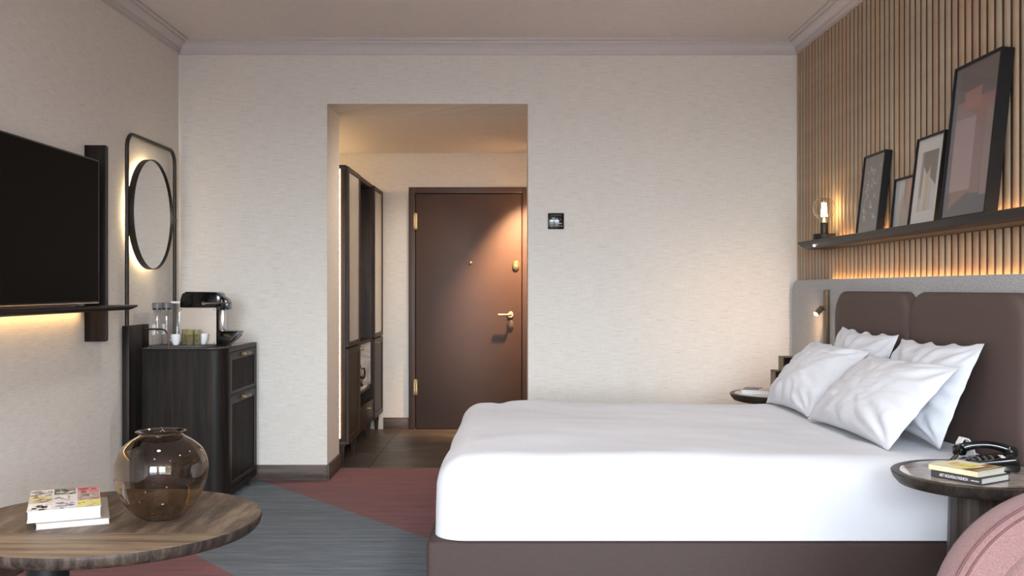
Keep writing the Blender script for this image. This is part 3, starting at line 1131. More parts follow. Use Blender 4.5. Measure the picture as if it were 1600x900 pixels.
# coffee machine
my0, my1 = 5.925, 6.045
cm = thing('coffee_machine', (-1.86, 5.99, ZK2), 'black and beige capsule coffee machine on the minibar cabinet', 'coffee machine')
bm = B(); bx(bm, -1.975, -1.758, my0 - 0.008, my0, ZK2, 1.133, 0.003)
sp_ = obj('side_panel', bm, M['beige'], cm)
part_label(sp_, 'beige side panel')
for sx_, sz_ in ((-1.965, 1.123), (-1.770, 1.123), (-1.770, 0.925), (-1.965, 0.925)):
    bm = B(); lathe(bm, [(0, -0.0015), (0.003, -0.001), (0.0035, 0)], 10, (sx_, my0 - 0.008, sz_), 'Y')
    obj('screw', bm, M['dark_metal'], sp_)
bm = B(); bx(bm, -1.97, -1.765, my0, my1, ZK2, 1.14, 0.006)
obj('body', bm, M['black_matte'], cm)
bm = B(); prism(bm, [(-1.975, 1.135), (-1.758, 1.135), (-1.738, 1.150), (-1.735, 1.19), (-1.745, 1.218), (-1.765, 1.226), (-1.94, 1.228), (-1.962, 1.215), (-1.974, 1.18)], -my1 - 0.003, -my0 + 0.008, 0.006, 2, XZ_Y)
obj('brew_head', bm, M['black_gloss'], cm)
bm = B(); prism(bm, [(-1.745, 1.120), (-1.722, 1.120), (-1.722, 1.148), (-1.702, 1.120), (-1.694, 1.122), (-1.695, 1.160), (-1.708, 1.185), (-1.730, 1.200), (-1.745, 1.200)], -my1 + 0.02, -my0 - 0.015, 0.003, 2, XZ_Y)
obj('spout', bm, M['black_gloss'], cm)
bm = B(); bx(bm, -1.757, -1.722, my0 + 0.02, my1 - 0.02, 0.992, 1.120, 0.004)
part_label(obj('front_column', bm, M['steel'], cm), 'polished steel front column')
bm = B(); prism(bm, [(-1.757, ZK2), (-1.705, ZK2), (-1.680, 0.922), (-1.640, 0.960), (-1.625, 0.988), (-1.630, 0.993), (-1.757, 0.993)], -my1 + 0.005, -my0 - 0.005, 0.004, 2, XZ_Y)
obj('drip_tray', bm, M['black_gloss'], cm)
bm = B(); bx(bm, -2.036, -1.977, my0 + 0.01, my1 - 0.01, ZK2, 1.165, 0.008)
part_label(obj('water_tank', bm, M['bottle_glass'], cm), 'clear water tank')
bm = B(); bx(bm, -2.037, -1.976, my0 + 0.009, my1 - 0.009, 1.158, 1.170, 0.003)
part_label(obj('tank_lid', bm, M['porcelain'], cm), 'pale tank lid')
bm = B()
lathe(bm, [(0, -0.018), (0.009, -0.016), (0.0125, -0.010), (0.0125, 0.002)], 18, (-1.832, my0 - 0.008, 1.160), 'Y')
tube(bm, [(-1.832, my0 - 0.018, 1.160), (-1.80, my0 - 0.02, 1.162), (-1.74, my0 - 0.02, 1.162), (-1.70, my0 - 0.014, 1.162), (-1.668, my0 - 0.006, 1.163)], [0.008, 0.0045, 0.004, 0.005, 0.003], 10)
part_label(obj('lever', bm, M['chrome'], cm), 'chrome lever')

# ------------------------------------------------------------------ coffee table
tx, ty, tr, TT = -1.336, 3.322, 0.487, 0.480
ct = thing('coffee_table', (tx, ty, 0), 'round smoked oak coffee table with a thick edge in front of the left wall', 'table')
bm = B()
lathe(bm, [(0, TT - 0.045), (tr - 0.035, TT - 0.045), (tr - 0.016, TT - 0.040), (tr - 0.004, TT - 0.026), (tr, TT - 0.008), (tr - 0.001, TT - 0.002), (tr - 0.003, TT - 0.001), (0, TT - 0.001)], 96, (tx, ty, 0))
top = obj('tabletop', bm, M['wood_edge'], ct, 40)


def sector(cut, keep, name, mat):
    poly = [(tx + (tr - 0.003) * cos(2 * pi * k / 96), ty + (tr - 0.003) * sin(2 * pi * k / 96)) for k in range(96)]
    b = bmesh.new()
    f = b.faces.new([b.verts.new((x, yv, TT)) for x, yv in poly])
    for (co, no) in cut:
        bmesh.ops.bisect_plane(b, geom=b.verts[:] + b.edges[:] + b.faces[:], plane_co=co, plane_no=no, clear_outer=True)
    r = bmesh.ops.extrude_face_region(b, geom=b.faces[:])
    for v in [g for g in r['geom'] if isinstance(g, bmesh.types.BMVert)]:
        v.co.z -= 0.0009
    return obj(name, b, mat, top)


yj = 3.130
sector([((0, yj - 0.0004, 0), (0, 1, 0))], 0, 'veneer', M['wood_top_x'])
sector([((0, yj + 0.0004, 0), (0, -1, 0))], 0, 'veneer', M['wood_top_d'])
bm = B(); lathe(bm, [(0, 0.012), (0.066, 0.012), (0.066, TT - 0.045), (0, TT - 0.045)], 40, (-1.525, 3.27, 0))
part_label(obj('pedestal', bm, M['black_metal'], ct), 'black cylinder pedestal')
bm = B(); lathe(bm, [(0, 0), (0.24, 0), (0.24, 0.008), (0.235, 0.012), (0, 0.012)], 48, (-1.50, 3.28, 0))
part_label(obj('base_plate', bm, M['black_metal'], ct), 'black round base plate')

vx, vy = -1.172, 3.325
vo = [(0.045, 0.0), (0.060, 0.004), (0.095, 0.030), (0.130, 0.080), (0.1475, 0.130), (0.1510, 0.166), (0.1470, 0.200), (0.131, 0.233), (0.104, 0.258), (0.080, 0.273), (0.068, 0.281), (0.069, 0.285), (0.075, 0.289), (0.080, 0.2905)]


def smooth_profile(pr, n=5):
    out = []
    for i in range(len(pr) - 1):
        p0, p1, p2, p3 = pr[max(i - 1, 0)], pr[i], pr[i + 1], pr[min(i + 2, len(pr) - 1)]
        for k in range(n):
            t_ = k / n
            out.append(tuple(0.5 * (2 * b_ + (c_ - a_) * t_ + (2 * a_ - 5 * b_ + 4 * c_ - d_) * t_ ** 2 + (3 * b_ - a_ - 3 * c_ + d_) * t_ ** 3) for a_, b_, c_, d_ in zip(p0, p1, p2, p3)))
    out.append(pr[-1])
    return out


so = smooth_profile(vo)
th = 0.0028
inner = []
for i, (r, z) in enumerate(so):
    a, b = so[max(i - 1, 0)], so[min(i + 1, len(so) - 1)]
    d = Vector((b[0] - a[0], b[1] - a[1])).normalized()
    inner.append((max(0.001, r - d.y * th), z + d.x * th))
prof = [(0, 0.0)] + so + [(so[-1][0] + 0.0015, so[-1][1] + 0.002), (so[-1][0] - 0.001, so[-1][1] + 0.0032)] + inner[::-1][1:] + [(0, 0.004)]
bm = B(); lathe(bm, prof, 72, (vx, vy, TT + 0.0005))
tag(obj('vase', bm, M['vase'], None, 80), 'round smoked glass vase with a flared rim on the coffee table', 'vase')


def book(name, label, A, Bp, depth, z0, thick, cover, spine='left', group=None, polys=None, spine_col=None, cat='book'):
    """A book whose front bottom edge runs from A to Bp; its depth goes to the left of that edge."""
    A, Bp = Vector((*A, 0)), Vector((*Bp, 0))
    u = (Bp - A)
    Lw = u.length
    u.normalize()
    v = Vector((-u.y, u.x, 0))
    m = Matrix(((u.x, v.x, 0, A.x), (u.y, v.y, 0, A.y), (0, 0, 1, z0), (0, 0, 0, 1)))
    t = bpy.data.objects.new(name, None)
    t.empty_display_size = 0.05
    t.matrix_world = m
    C.objects.link(t)
    W[t.name] = m
    tag(t, label, cat, group)
    c = 0.0022
    b = B()
    if spine == 'front':
        bx(b, 0.002, Lw - 0.004, c, depth - 0.004, c, thick - c)
    elif spine == 'back':
        bx(b, 0.003, Lw - 0.003, 0.003, depth - 0.002, c, thick - c)
    else:
        bx(b, 0.003, Lw - 0.003, 0.003, depth - 0.003, c, thick - c)
    obj('pages', b, M['page'], t, mat_w=None) if False else place(b, 'pages', M['page'], t, m)
    b = B()
    bx(b, 0, Lw, 0, depth, 0, c, 0.0005, 1); bx(b, 0, Lw, 0, depth, thick - c, thick, 0.0005, 1)
    if spine == 'front':
        bx(b, 0, Lw, 0, c, 0, thick, 0.0005, 1)
    else:
        bx(b, 0, Lw, depth - c, depth, 0, thick, 0.0005, 1)
    place(b, 'cover', cover, t, m)
    if polys:
        o3 = m @ Vector((0, 0, thick + 0.0002))
        printed_sheet('cover_print', polys, t, o3, u, v)
    return t, m, u, v, Lw


def place(b, name, mat, parent, m):
    b.transform(m)
    return obj(name, b, mat, parent)


# collage on the upper book: 3 x 3 pictures, each broken into small printed strips
random.seed(21)


def collage(Wd, Dp):
    P = [(q(0.001, Wd - 0.001, 0.001, Dp - 0.001), (232, 226, 220))]
    pal = {(0, 2): [(120, 92, 84), (150, 120, 150), (226, 212, 190), (90, 130, 130), (190, 120, 90)],
           (1, 2): [(60, 70, 64), (230, 226, 214), (200, 180, 140), (90, 92, 86), (180, 150, 110)],
           (2, 2): [(170, 50, 52), (214, 150, 150), (190, 90, 80), (226, 180, 150), (140, 40, 44)],
           (0, 1): [(206, 178, 110), (150, 80, 54), (110, 116, 90), (226, 206, 160), (60, 52, 52)],
           (1, 1): [(222, 216, 210), (200, 196, 194), (236, 226, 216), (206, 170, 170), (110, 110, 120)],
           (2, 1): [(140, 100, 86), (190, 176, 160), (224, 218, 214), (186, 60, 50), (120, 120, 130)],
           (0, 0): [(240, 236, 232), (232, 220, 214), (220, 170, 160), (244, 242, 240), (150, 90, 80)],
           (1, 0): [(226, 224, 224), (70, 70, 80), (206, 202, 204), (200, 110, 130), (236, 232, 232)],
           (2, 0): [(226, 206, 60), (238, 226, 140), (200, 190, 190), (236, 214, 40), (180, 140, 190)]}
    cw, chh = Wd / 3, Dp / 3
    for (i, j), cols in pal.items():
        x0, y0 = i * cw + 0.002, j * chh + 0.003
        ww, hh = cw - 0.004, chh - 0.006
        base_ = cols[0] if (i, j) != (0, 2) else cols[2]
        P.append((q(x0, x0 + ww, y0, y0 + hh), tuple(int(0.55 * c_ + 0.45 * 224) for c_ in base_)))
        for k in range(24):
            a, b_ = random.uniform(0, 0.75), random.uniform(0, 0.8)
            sw, sh = random.uniform(0.06, 0.34), random.uniform(0.03, 0.15)
            P.append((q(x0 + a * ww, x0 + min(1, a + sw) * ww, y0 + b_ * hh, y0 + min(1, b_ + sh) * hh), random.choice(cols)))
    for k in range(9):              # striped sofa of the top middle picture
        P.append((q(cw + 0.004 + k * 0.004, cw + 0.0062 + k * 0.004, 2 * chh + 0.02, 3 * chh - 0.012), (46, 50, 48)))
    ring = [(0.040 + 0.026 * cos(a), 0.052 + 0.030 * sin(a)) for a in [2 * pi * k / 20 for k in range(20)]]
    ring2 = [(0.040 + 0.020 * cos(a), 0.052 + 0.024 * sin(a)) for a in [2 * pi * k / 20 for k in range(20)]]
    P += [(ring, (170, 96, 92)), (ring2, (242, 238, 234))]
    return P


cov_grey = plain('grey_white_cover', (206, 202, 196), 0.5)
cov_mag = plain('magazine_cover', (150, 138, 128), 0.4)
cov_white = plain('white_cover', (206, 203, 200), 0.5)
book('magazine', 'white edged magazine with a grey brown cover under the thick collage book', (-1.512, 3.158), (-1.311, 3.245), 0.352, TT + 0.0005, 0.021, cov_mag, 'back', cat='magazine')
Wd = sqrt(0.201 ** 2 + 0.088 ** 2)
book('book', 'thick white book with a colourful photo collage cover on the coffee table', (-1.541, 3.160), (-1.340, 3.248), 0.352, TT + 0.0217, 0.038, cov_white, 'back', polys=collage(Wd, 0.352))

# ------------------------------------------------------------------ headboard
hb = thing('headboard', (1.81, 4.4, 0), 'wide grey wool headboard with two brown upholstered pads along the slatted wall', 'headboard')
bm = B(); prism(bm, rrect(2.36, 6.372, 0.03, 1.300, (0.02, 0.02, 0.10, 0.10), 10), 1.790, 1.818, 0.008, 3, YZ_X)
obj('panel', bm, M['grey_fabric'], hb)


def pad(y0, y1):
    b = B()
    n = 26
    o2 = rrect(y0, y1, 0.30, 1.233, (0.02, 0.02, 0.13, 0.13), 12)
    cy_, cz_ = (y0 + y1) / 2, 0.77
    layers = []
    for ins, x in ((0, 1.790), (0, 1.752), (0.006, 1.738), (0.018, 1.730), (0.045, 1.726), (0.10, 1.724), (0.2, 1.723)):
        sy, sz = 1 - ins / ((y1 - y0) / 2), 1 - ins / 0.466
        layers.append([b.verts.new((x, cy_ + (a - cy_) * sy, cz_ + (c - cz_) * sz)) for a, c in o2])
    for l0, l1 in zip(layers, layers[1:]):
        for k in range(len(o2)):
            k2 = (k + 1) % len(o2)
            b.faces.new((l0[k], l0[k2], l1[k2], l1[k]))
    b.faces.new(layers[0]); b.faces.new(layers[-1])
    return obj('pad', b, M['brown_pad'], hb, 50)


pad(3.362, 4.350)
pad(4.356, 5.352)
bm = B(); bx(bm, 1.8185, 1.824, 2.5, 5.72, 1.268, 1.284)
part_label(obj('light_strip', bm, M['led'], hb), 'warm light strip behind the headboard top')

# ------------------------------------------------------------------ bed
bed = thing('bed', (0.72, 4.35, 0), 'double bed with a brown woven base against the grey headboard', 'bed')
bm = B(); bx(bm, -0.297, 1.722, 3.45, 5.25, 0.05, 0.372, 0.018, 3)
obj('bed_base', bm, M['brown_weave'], bed)
for lx in (-0.2, 1.6):
    for ly in (3.55, 5.15):
        bm = B(); lathe(bm, [(0, 0), (0.025, 0), (0.03, 0.05), (0, 0.05)], 16, (lx, ly, 0))
        obj('leg', bm, M['black_matte'], bed)
bm = B(); bx(bm, -0.235, 1.722, 3.49, 5.21, 0.373, 0.600, 0.05, 4)
part_label(obj('mattress', bm, M['linen'], bed), 'white sheeted mattress')


def duvet():
    x0, x1, y0, y1, z0, z1 = -0.268, 1.715, 3.455, 5.255, 0.3735, 0.655
    R = 0.115
    b = bmesh.new()
    nx, ny, nz = 110, 96, 22

    def warp(x, y, z):
        # rounded box: radius R on the upper edges and the foot corners
        xi = min(max(x, x0 + R), 99)
        yi = min(max(y, y0 + R), y1 - R)
        zi = min(z, z1 - R)
        d = Vector((x - xi, y - yi, z - zi))
        if d.length > 1e-9:
            mx = max(abs(d.x), abs(d.y), abs(d.z))
            d = d.normalized() * mx
        p = Vector((xi, yi, zi)) + d
        up = max(0.0, (p.z - (z0 + 0.02)) / (z1 - z0))
        up = min(1, up * 3)
        topw = min(1, max(0, (p.z - 0.52) / 0.1))
        n1 = noise.noise(Vector((p.x * 2.1, p.y * 2.4, p.z * 2.0 + 3)))
        n2 = noise.noise(Vector((p.x * 5.5 + 7, p.y * 7.0, p.z * 5)))
        n3 = noise.noise(Vector((p.x * 14, p.y * 4.0 + 2, p.z * 16)))
        ctr = Vector((0.8, 4.35, 0.45))
        out = d.normalized() if d.length > 1e-9 else Vector((0, 0, 1))
        p += out * up * (0.013 * n1 + 0.004 * n2 + 0.0015 * n3)
        # long soft crease and a plump crown
        p.z += topw * 0.014 * math.exp(-((p.x - 0.10) / 0.22) ** 2) * (0.6 + 0.4 * sin(p.y * 5))
        p.z -= topw * 0.010 * math.exp(-((p.x + 0.06) / 0.035) ** 2) * min(1, max(0, (p.y - 4.4) / 0.5))
        p.z -= topw * 0.010 * max(0, (p.x - 0.6))
        # side drape: slight outward flare at the hem
        low = max(0.0, 1 - (p.z - z0) / 0.16)
        cen_x, cen_y = 0.8, 4.35
        if p.x < x0 + R:
            p.x -= 0.006 * low
        if p.y < y0 + R:
            p.y -= 0.004 * low
        return p

    cache = {}

    def vert(x, y, z):
        key = (round(x, 5), round(y, 5), round(z, 5))
        if key not in cache:
            cache[key] = b.verts.new(warp(x, y, z))
        return cache[key]

    X = [x0 + (x1 - x0) * i / nx for i in range(nx + 1)]
    Y = [y0 + (y1 - y0) * i / ny for i in range(ny + 1)]
    Z = [z0 + (z1 - z0) * i / nz for i in range(nz + 1)]

    def grid(fn, A, Bq):
        for i in range(len(A) - 1):
            for j in range(len(Bq) - 1):
                vs = [fn(A[i], Bq[j]), fn(A[i + 1], Bq[j]), fn(A[i + 1], Bq[j + 1]), fn(A[i], Bq[j + 1])]
                if len(set(vs)) == 4:
                    try:
                        b.faces.new(vs)
                    except ValueError:
                        pass
    grid(lambda a, c: vert(a, c, z1), X, Y)
    grid(lambda a, c: vert(a, y0, c), X, Z)
    grid(lambda a, c: vert(a, y1, c), X, Z)
    grid(lambda a, c: vert(x0, a, c), Y, Z)
    return b


tag(obj('duvet', duvet(), M['linen'], None, 80), 'plump white duvet spread over the bed and tucked above its brown base', 'duvet')


def pillow(name, label, corners, puff, seed, back=0.35, pinch=0.03):
    """Pillow between four corner points: bottom far, bottom near, top near, top far; it bulges to the foot side."""
    bl, br, tr_, tl = [Vector(c) for c in corners]
    nrm = (br - bl).cross(tl - bl).normalized()
    if nrm.x > 0:
        nrm = -nrm
    n = 56
    b = bmesh.new()
    rows = {}
    for side in (1, -1):
        for i in range(n + 1):
            for j in range(n + 1):
                u, v = i / n * 2 - 1, j / n * 2 - 1
                edge = i in (0, n) or j in (0, n)
                if edge and side == -1:
                    rows[(side, i, j)] = rows[(1, i, j)]
                    continue
                # edges draw in between the pointed corners
                pu = u * (1 - pinch * (1 - v * v) ** 1.0)
                pv = v * (1 - 0.085 * (1 - u * u) ** 1.0)
                a, c = (pu + 1) / 2, (pv + 1) / 2
                p = bl * (1 - a) * (1 - c) + br * a * (1 - c) + tr_ * a * c + tl * (1 - a) * c
                hgt = (max(0, 1 - abs(u) ** 2.3) * max(0, 1 - abs(v) ** 2.3)) ** 0.62
                # gathers running in from the seams and corners
                ds = 1 - max(abs(u), abs(v))
                ang = math.atan2(v, u)
                g = sin(ang * 13 + seed * 2.1 + 2.5 * noise.noise(Vector((u * 2, v * 2, seed)))) * math.exp(-ds * 3.2) * min(1, ds * 6)
                wv = noise.noise(Vector((u * 2.2 + seed, v * 2.6, seed * 1.7)))
                w2 = noise.noise(Vector((u * 5.0 + v * 2, v * 6.0 - u * 2, seed * 3.1)))
                w3 = abs(noise.noise(Vector((u * 3.2 - v * 1.6 + seed, v * 3.0, seed))))
                t_ = puff * hgt * (1 + 0.10 * wv)
                for su in (-1, 1):
                    for sv in (-1, 1):
                        du, dv = 1 - su * u, 1 - sv * v
                        rc = sqrt(du * du + dv * dv)
                        an = math.atan2(dv, du)
                        t_ += side * 0.011 * sin(an * 11 + seed * 3 + su + 2 * sv) * math.exp(-rc * 2.0) * min(1, rc * 3) * min(1, ds * 9)
                if side == -1:
                    t_ = -t_ * back
                else:
                    t_ += 0.010 * g + 0.004 * w2 * hgt - 0.045 * max(0, 0.11 - w3) * min(1, ds * 4)
                    t_ += puff * 0.22 * hgt * max(0, -v)          # weight settles low
                if edge:
                    e = (u if abs(v) > 0.999 else v)
                    amp = (1 - e * e)
                    off = (0.011 * sin(e * 11 + seed) + 0.006 * sin(e * 23 + seed * 3)) * amp * (1 if v > 0.999 else 0.12)
                    t_ += off
                    p += (tl - bl).normalized() * 0.009 * sin(e * 12 + seed * 1.3) * amp * (1 if v > 0.999 else 0)
                rows[(side, i, j)] = b.verts.new(p + nrm * t_)
    for side in (1, -1):
        for i in range(n):
            for j in range(n):
                try:
                    b.faces.new((rows[(side, i, j)], rows[(side, i + 1, j)], rows[(side, i + 1, j + 1)], rows[(side, i, j + 1)]))
                except ValueError:
                    pass
    for v in b.verts:                               # the underside flattens on the duvet
        lim = 0.652
        if v.co.z < lim:
            v.co.z = lim + 0.1 * (v.co.z - lim)
    return tag(obj(name, b, M['linen'], None, 100), label, 'pillow', 'white pillows at the head of the bed')


pillow('pillow', 'white pillow leaning on the headboard pad, half hidden behind the far front pillow',
       [(1.60, 5.12, 0.66), (1.58, 4.44, 0.66), (1.697, 4.365, 1.045), (1.697, 5.115, 1.052)], 0.085, 1.0, 0.15)
pillow('pillow', 'white pillow leaning on the near headboard pad, rising behind the foremost pillow',
       [(1.58, 4.36, 0.66), (1.575, 3.665, 0.655), (1.697, 3.575, 1.050), (1.697, 4.335, 1.030)], 0.085, 2.6, 0.15)
pillow('pillow', 'white front pillow on the far side of the bed beside the far bedside table',
       [(1.315, 5.16, 0.655), (1.36, 4.58, 0.655), (1.605, 4.455, 0.968), (1.595, 5.22, 0.975)], 0.10, 4.2, 0.3)
pillow('pillow', 'foremost white pillow lying aslant on the near side of the bed',
       [(1.34, 4.52, 0.655), (1.375, 3.64, 0.655), (1.605, 3.57, 0.968), (1.60, 4.42, 0.955)], 0.10, 6.9, 0.3)

# folded white card on the mattress corner by the headboard
bm = B()
prism(bm, [(1.578, 0.654), (1.582, 0.700), (1.594, 0.721), (1.612, 0.718), (1.626, 0.698), (1.638, 0.654), (1.635, 0.654), (1.623, 0.697), (1.610, 0.715), (1.595, 0.718), (1.585, 0.699), (1.581, 0.654)], -3.55, -3.51, 0, 1, XZ_Y)
tag(obj('paper_leaflet', bm, M['white'], None, 40), 'curled white paper leaflet on the bed behind the telephone', 'leaflet')

# ------------------------------------------------------------------ reading lamp
rl = thing('reading_lamp', (1.77, 5.63, 1.05), 'bronze reading lamp on a vertical bar beside the far headboard pad', 'lamp')
bm = B(); bx(bm, 1.768, 1.790, 5.605, 5.662, 0.90, 1.240, 0.002)
obj('bar', bm, M['bronze'], rl)
bm = B(); lathe(bm, [(0, -0.006), (0.012, -0.006), (0.014, -0.002), (0.014, 0.0)], 16, (1.768, 5.632, 1.138), 'X')
tube(bm, [(1.765, 5.632, 1.138), (1.745, 5.63, 1.140)], 0.006, 10)
obj('joint', bm, M['bronze'], rl)
hd0, hd1 = Vector((1.752, 5.632, 1.138)), Vector((1.716, 5.620, 1.103))
bm = B(); tube(bm, [hd0 - (hd1 - hd0) * 0.1, hd0, hd1], [0.012, 0.0155, 0.0155], 16)
head = obj('head', bm, M['bronze'], rl)
ax = (hd1 - hd0).normalized()
bm = B(); tube(bm, [hd1, hd1 + ax * 0.002], 0.0135, 16)
part_label(obj('lens', bm, M['lens'], head), 'glowing lens')
ls = bpy.data.lights.new('reading_beam', 'SPOT')
ls.energy = 13
ls.color = (1.0, 0.58, 0.28)
ls.spot_size = radians(104)
ls.spot_blend = 0.8
ls.shadow_soft_size = 0.012
lo = bpy.data.objects.new('reading_beam', ls)
lo.location = hd1 + ax * 0.006
lo.rotation_euler = Vector((-0.14, 0.85, -0.12)).to_track_quat('-Z', 'Y').to_euler()
C.objects.link(lo)

# ------------------------------------------------------------------ picture shelf
ps = thing('picture_shelf', (1.77, 4.2, 1.5), 'long dark oak picture shelf mounted on the slatted wall above the headboard', 'shelf')
bm = B()
prof = [(1.846, 1.522), (1.702, 1.522), (1.700, 1.519), (1.702, 1.510), (1.712, 1.490), (1.728, 1.478), (1.750, 1.474), (1.846, 1.474)]
prism(bm, prof, -5.93, -2.0, 0, 1, XZ_Y)
for v in bm.verts:
    if v.co.y > 5.8 and v.co.z < 1.515:
        v.co.y -= 0.10 * min(1, (1.522 - v.co.z) / 0.048) ** 1.6
obj('board', bm, M['wood_shelf'], ps, 25)
bm = B(); bx(bm, 1.832, 1.842, 2.0, 5.62, 1.522, 1.5265)
part_label(obj('light_strip', bm, M['led'], ps), 'warm light strip along the back of the shelf')
bm = B(); lathe(bm, [(0, -0.004), (0.005, -0.003), (0.006, 0.0), (0.006, 0.006), (0, 0.006)], 14, (1.712, 5.64, 1.488))
part_label(obj('spotlight', bm, M['lens'], ps), 'tiny glowing spotlight under the shelf end')
ZS = 1.5225

# bulb lamp
bxp, byp = 1.768, 5.64
tl_ = thing('table_lamp', (bxp, byp, ZS), 'black table lamp with a bare glowing globe bulb on the picture shelf', 'lamp')
bm = B(); lathe(bm, [(0, 0), (0.060, 0), (0.061, 0.003), (0.061, 0.030), (0.058, 0.034), (0, 0.034)], 40, (bxp, byp, ZS))
obj('base', bm, M['black_metal'], tl_)
bm = B(); lathe(bm, [(0, 0.034), (0.020, 0.034), (0.021, 0.038), (0.021, 0.094), (0.019, 0.098), (0, 0.098)], 24, (bxp, byp, ZS))
obj('socket', bm, M['dark_metal'], tl_)
bm = B(); lathe(bm, smooth_profile([(0.016, 0.096), (0.018, 0.108), (0.030, 0.120), (0.050, 0.140), (0.062, 0.170), (0.061, 0.196), (0.048, 0.222), (0.026, 0.236), (0.0, 0.240)], 4), 36, (bxp, byp, ZS))
bulb = obj('bulb', bm, M['bulb_glass'], tl_, 80)
part_label(bulb, 'clear glass globe bulb')
bm = B()
for k in range(6):
    a = 2 * pi * k / 6
    tube(bm, [(bxp + 0.015 * cos(a), byp + 0.015 * sin(a), ZS + 0.132), (bxp + 0.009 * cos(a), byp + 0.009 * sin(a), ZS + 0.208)], 0.0034, 6)
part_label(obj('filament', bm, M['filament'], bulb), 'glowing filament')
bm = B(); tube(bm, [(bxp, byp, ZS + 0.098), (bxp, byp, ZS + 0.125)], [0.010, 0.005], 10)
obj('stem', bm, M['white'], bulb)


# ------------------------------------------------------------------ framed pictures
def picture(label, y_left, width, height, thick, x_top, x_bot, art, border=0.009, mat_col=None):
    """Frame leaning on the slats; art polygons use u to the right and v up, in metres inside the border."""
    lean = math.asin(max(-1, min(1, (x_top - x_bot) / height)))
    m = Matrix.Translation((x_bot, y_left, ZS)) @ Matrix.Rotation(-pi / 2, 4, 'Z') @ Matrix.Rotation(-lean, 4, 'X')
    t = bpy.data.objects.new('framed_picture', None)
    t.empty_display_size = 0.05
    t.matrix_world = m
    C.objects.link(t)
    W[t.name] = m
    tag(t, label, 'picture')
    b = B()
    bx(b, 0, border, 0, thick, 0, height, 0.0015, 1); bx(b, width - border, width, 0, thick, 0, height, 0.0015, 1)
    bx(b, border, width - border, 0, thick, 0, border, 0.0015, 1); bx(b, border, width - border, 0, thick, height - border, height, 0.0015, 1)
    place(b, 'frame', M['frame_black'], t, m)
    b = B(); bx(b, border, width - border, 0.010, thick - 0.003, border, height - border)
    place(b, 'backing', M['black_matte'], t, m)
    printed_sheet('print', [([(u, v) for u, v in pl], c) for pl, c in art], t, m @ Vector((border, 0.0098, border)),
                  m.to_3x3() @ Vector((1, 0, 0)), m.to_3x3() @ Vector((0, 0, 1)))
    b = B(); bx(b, border, width - border, 0.005, 0.0062, border, height - border)
    place(b, 'glass', M['art_pane'], t, m)
    return t


w_, h_ = 0.277, 0.385
random.seed(5)
art1 = [(q(0, w_, 0, h_), (124, 116, 110))]
for k in range(58):
    cx_, cy_ = random.uniform(0.045, w_ - 0.045), random.uniform(0.045, h_ - 0.06)
    a = random.uniform(0, pi)
    L_, T_ = random.uniform(0.018, 0.042), random.uniform(0.004, 0.008)
    bend = random.uniform(-0.012, 0.012)
    d, e = (cos(a), sin(a)), (-sin(a), cos(a))
    pl = [(cx_ - d[0] * L_ / 2, cy_ - d[1] * L_ / 2), (cx_ + e[0] * bend - e[0] * T_, cy_ + e[1] * bend - e[1] * T_), (cx_ + d[0] * L_ / 2, cy_ + d[1] * L_ / 2),
          (cx_ + e[0] * (bend + T_), cy_ + e[1] * (bend + T_))]
    art1.append((pl, random.choice([(196, 190, 184), (176, 168, 160), (206, 202, 198), (150, 142, 134)])))
picture('black framed picture of pale scattered brush marks on grey brown, next to the bulb lamp', 5.115, 0.295, 0.403, 0.036, 1.808, 1.762, art1)

w_, h_ = 0.24, 0.227
art2 = [(q(0, w_, 0, h_), (168, 160, 154)), (q(0, 0.035, 0, h_), (166, 172, 178)), (q(0.045, 0.108, 0.0, h_), (206, 198, 188)), (q(0.108, 0.152, 0, h_), (158, 142, 128)),
        (q(0.148, w_, 0, h_), (196, 148, 124)), ([(0.058, 0.0), (0.19, 0.0), (0.090, 0.17)], (170, 164, 148)), (q(0.032, 0.075, 0, 0.13), (190, 182, 178))]
picture('smallest black framed picture with pale and terracotta bands, tucked between two larger frames', 4.748, 0.256, 0.245, 0.022, 1.822, 1.800, art2, 0.008)

w_, h_ = 0.272, 0.378
art3 = [(q(0, w_, 0, h_), (226, 221, 217)), (q(0.055, 0.225, 0.055, 0.318), (132, 120, 112)), (q(0.055, 0.075, 0.055, 0.318), (170, 160, 150)), (q(0.055, 0.225, 0.055, 0.115), (196, 188, 182)),
        ([(0.085, 0.055), (0.125, 0.055), (0.125, 0.215), (0.085, 0.255)], (214, 206, 200)), ([(0.118, 0.055), (0.160, 0.055), (0.160, 0.250), (0.118, 0.205)], (206, 190, 156)),
        ([(0.155, 0.055), (0.195, 0.055), (0.195, 0.180), (0.155, 0.205)], (200, 194, 190)), ([(0.190, 0.055), (0.225, 0.055), (0.225, 0.16), (0.190, 0.185)], (216, 210, 204))]
picture('black framed picture with a wide white mount and beige geometric towers', 4.462, 0.290, 0.396, 0.030, 1.815, 1.768, art3)

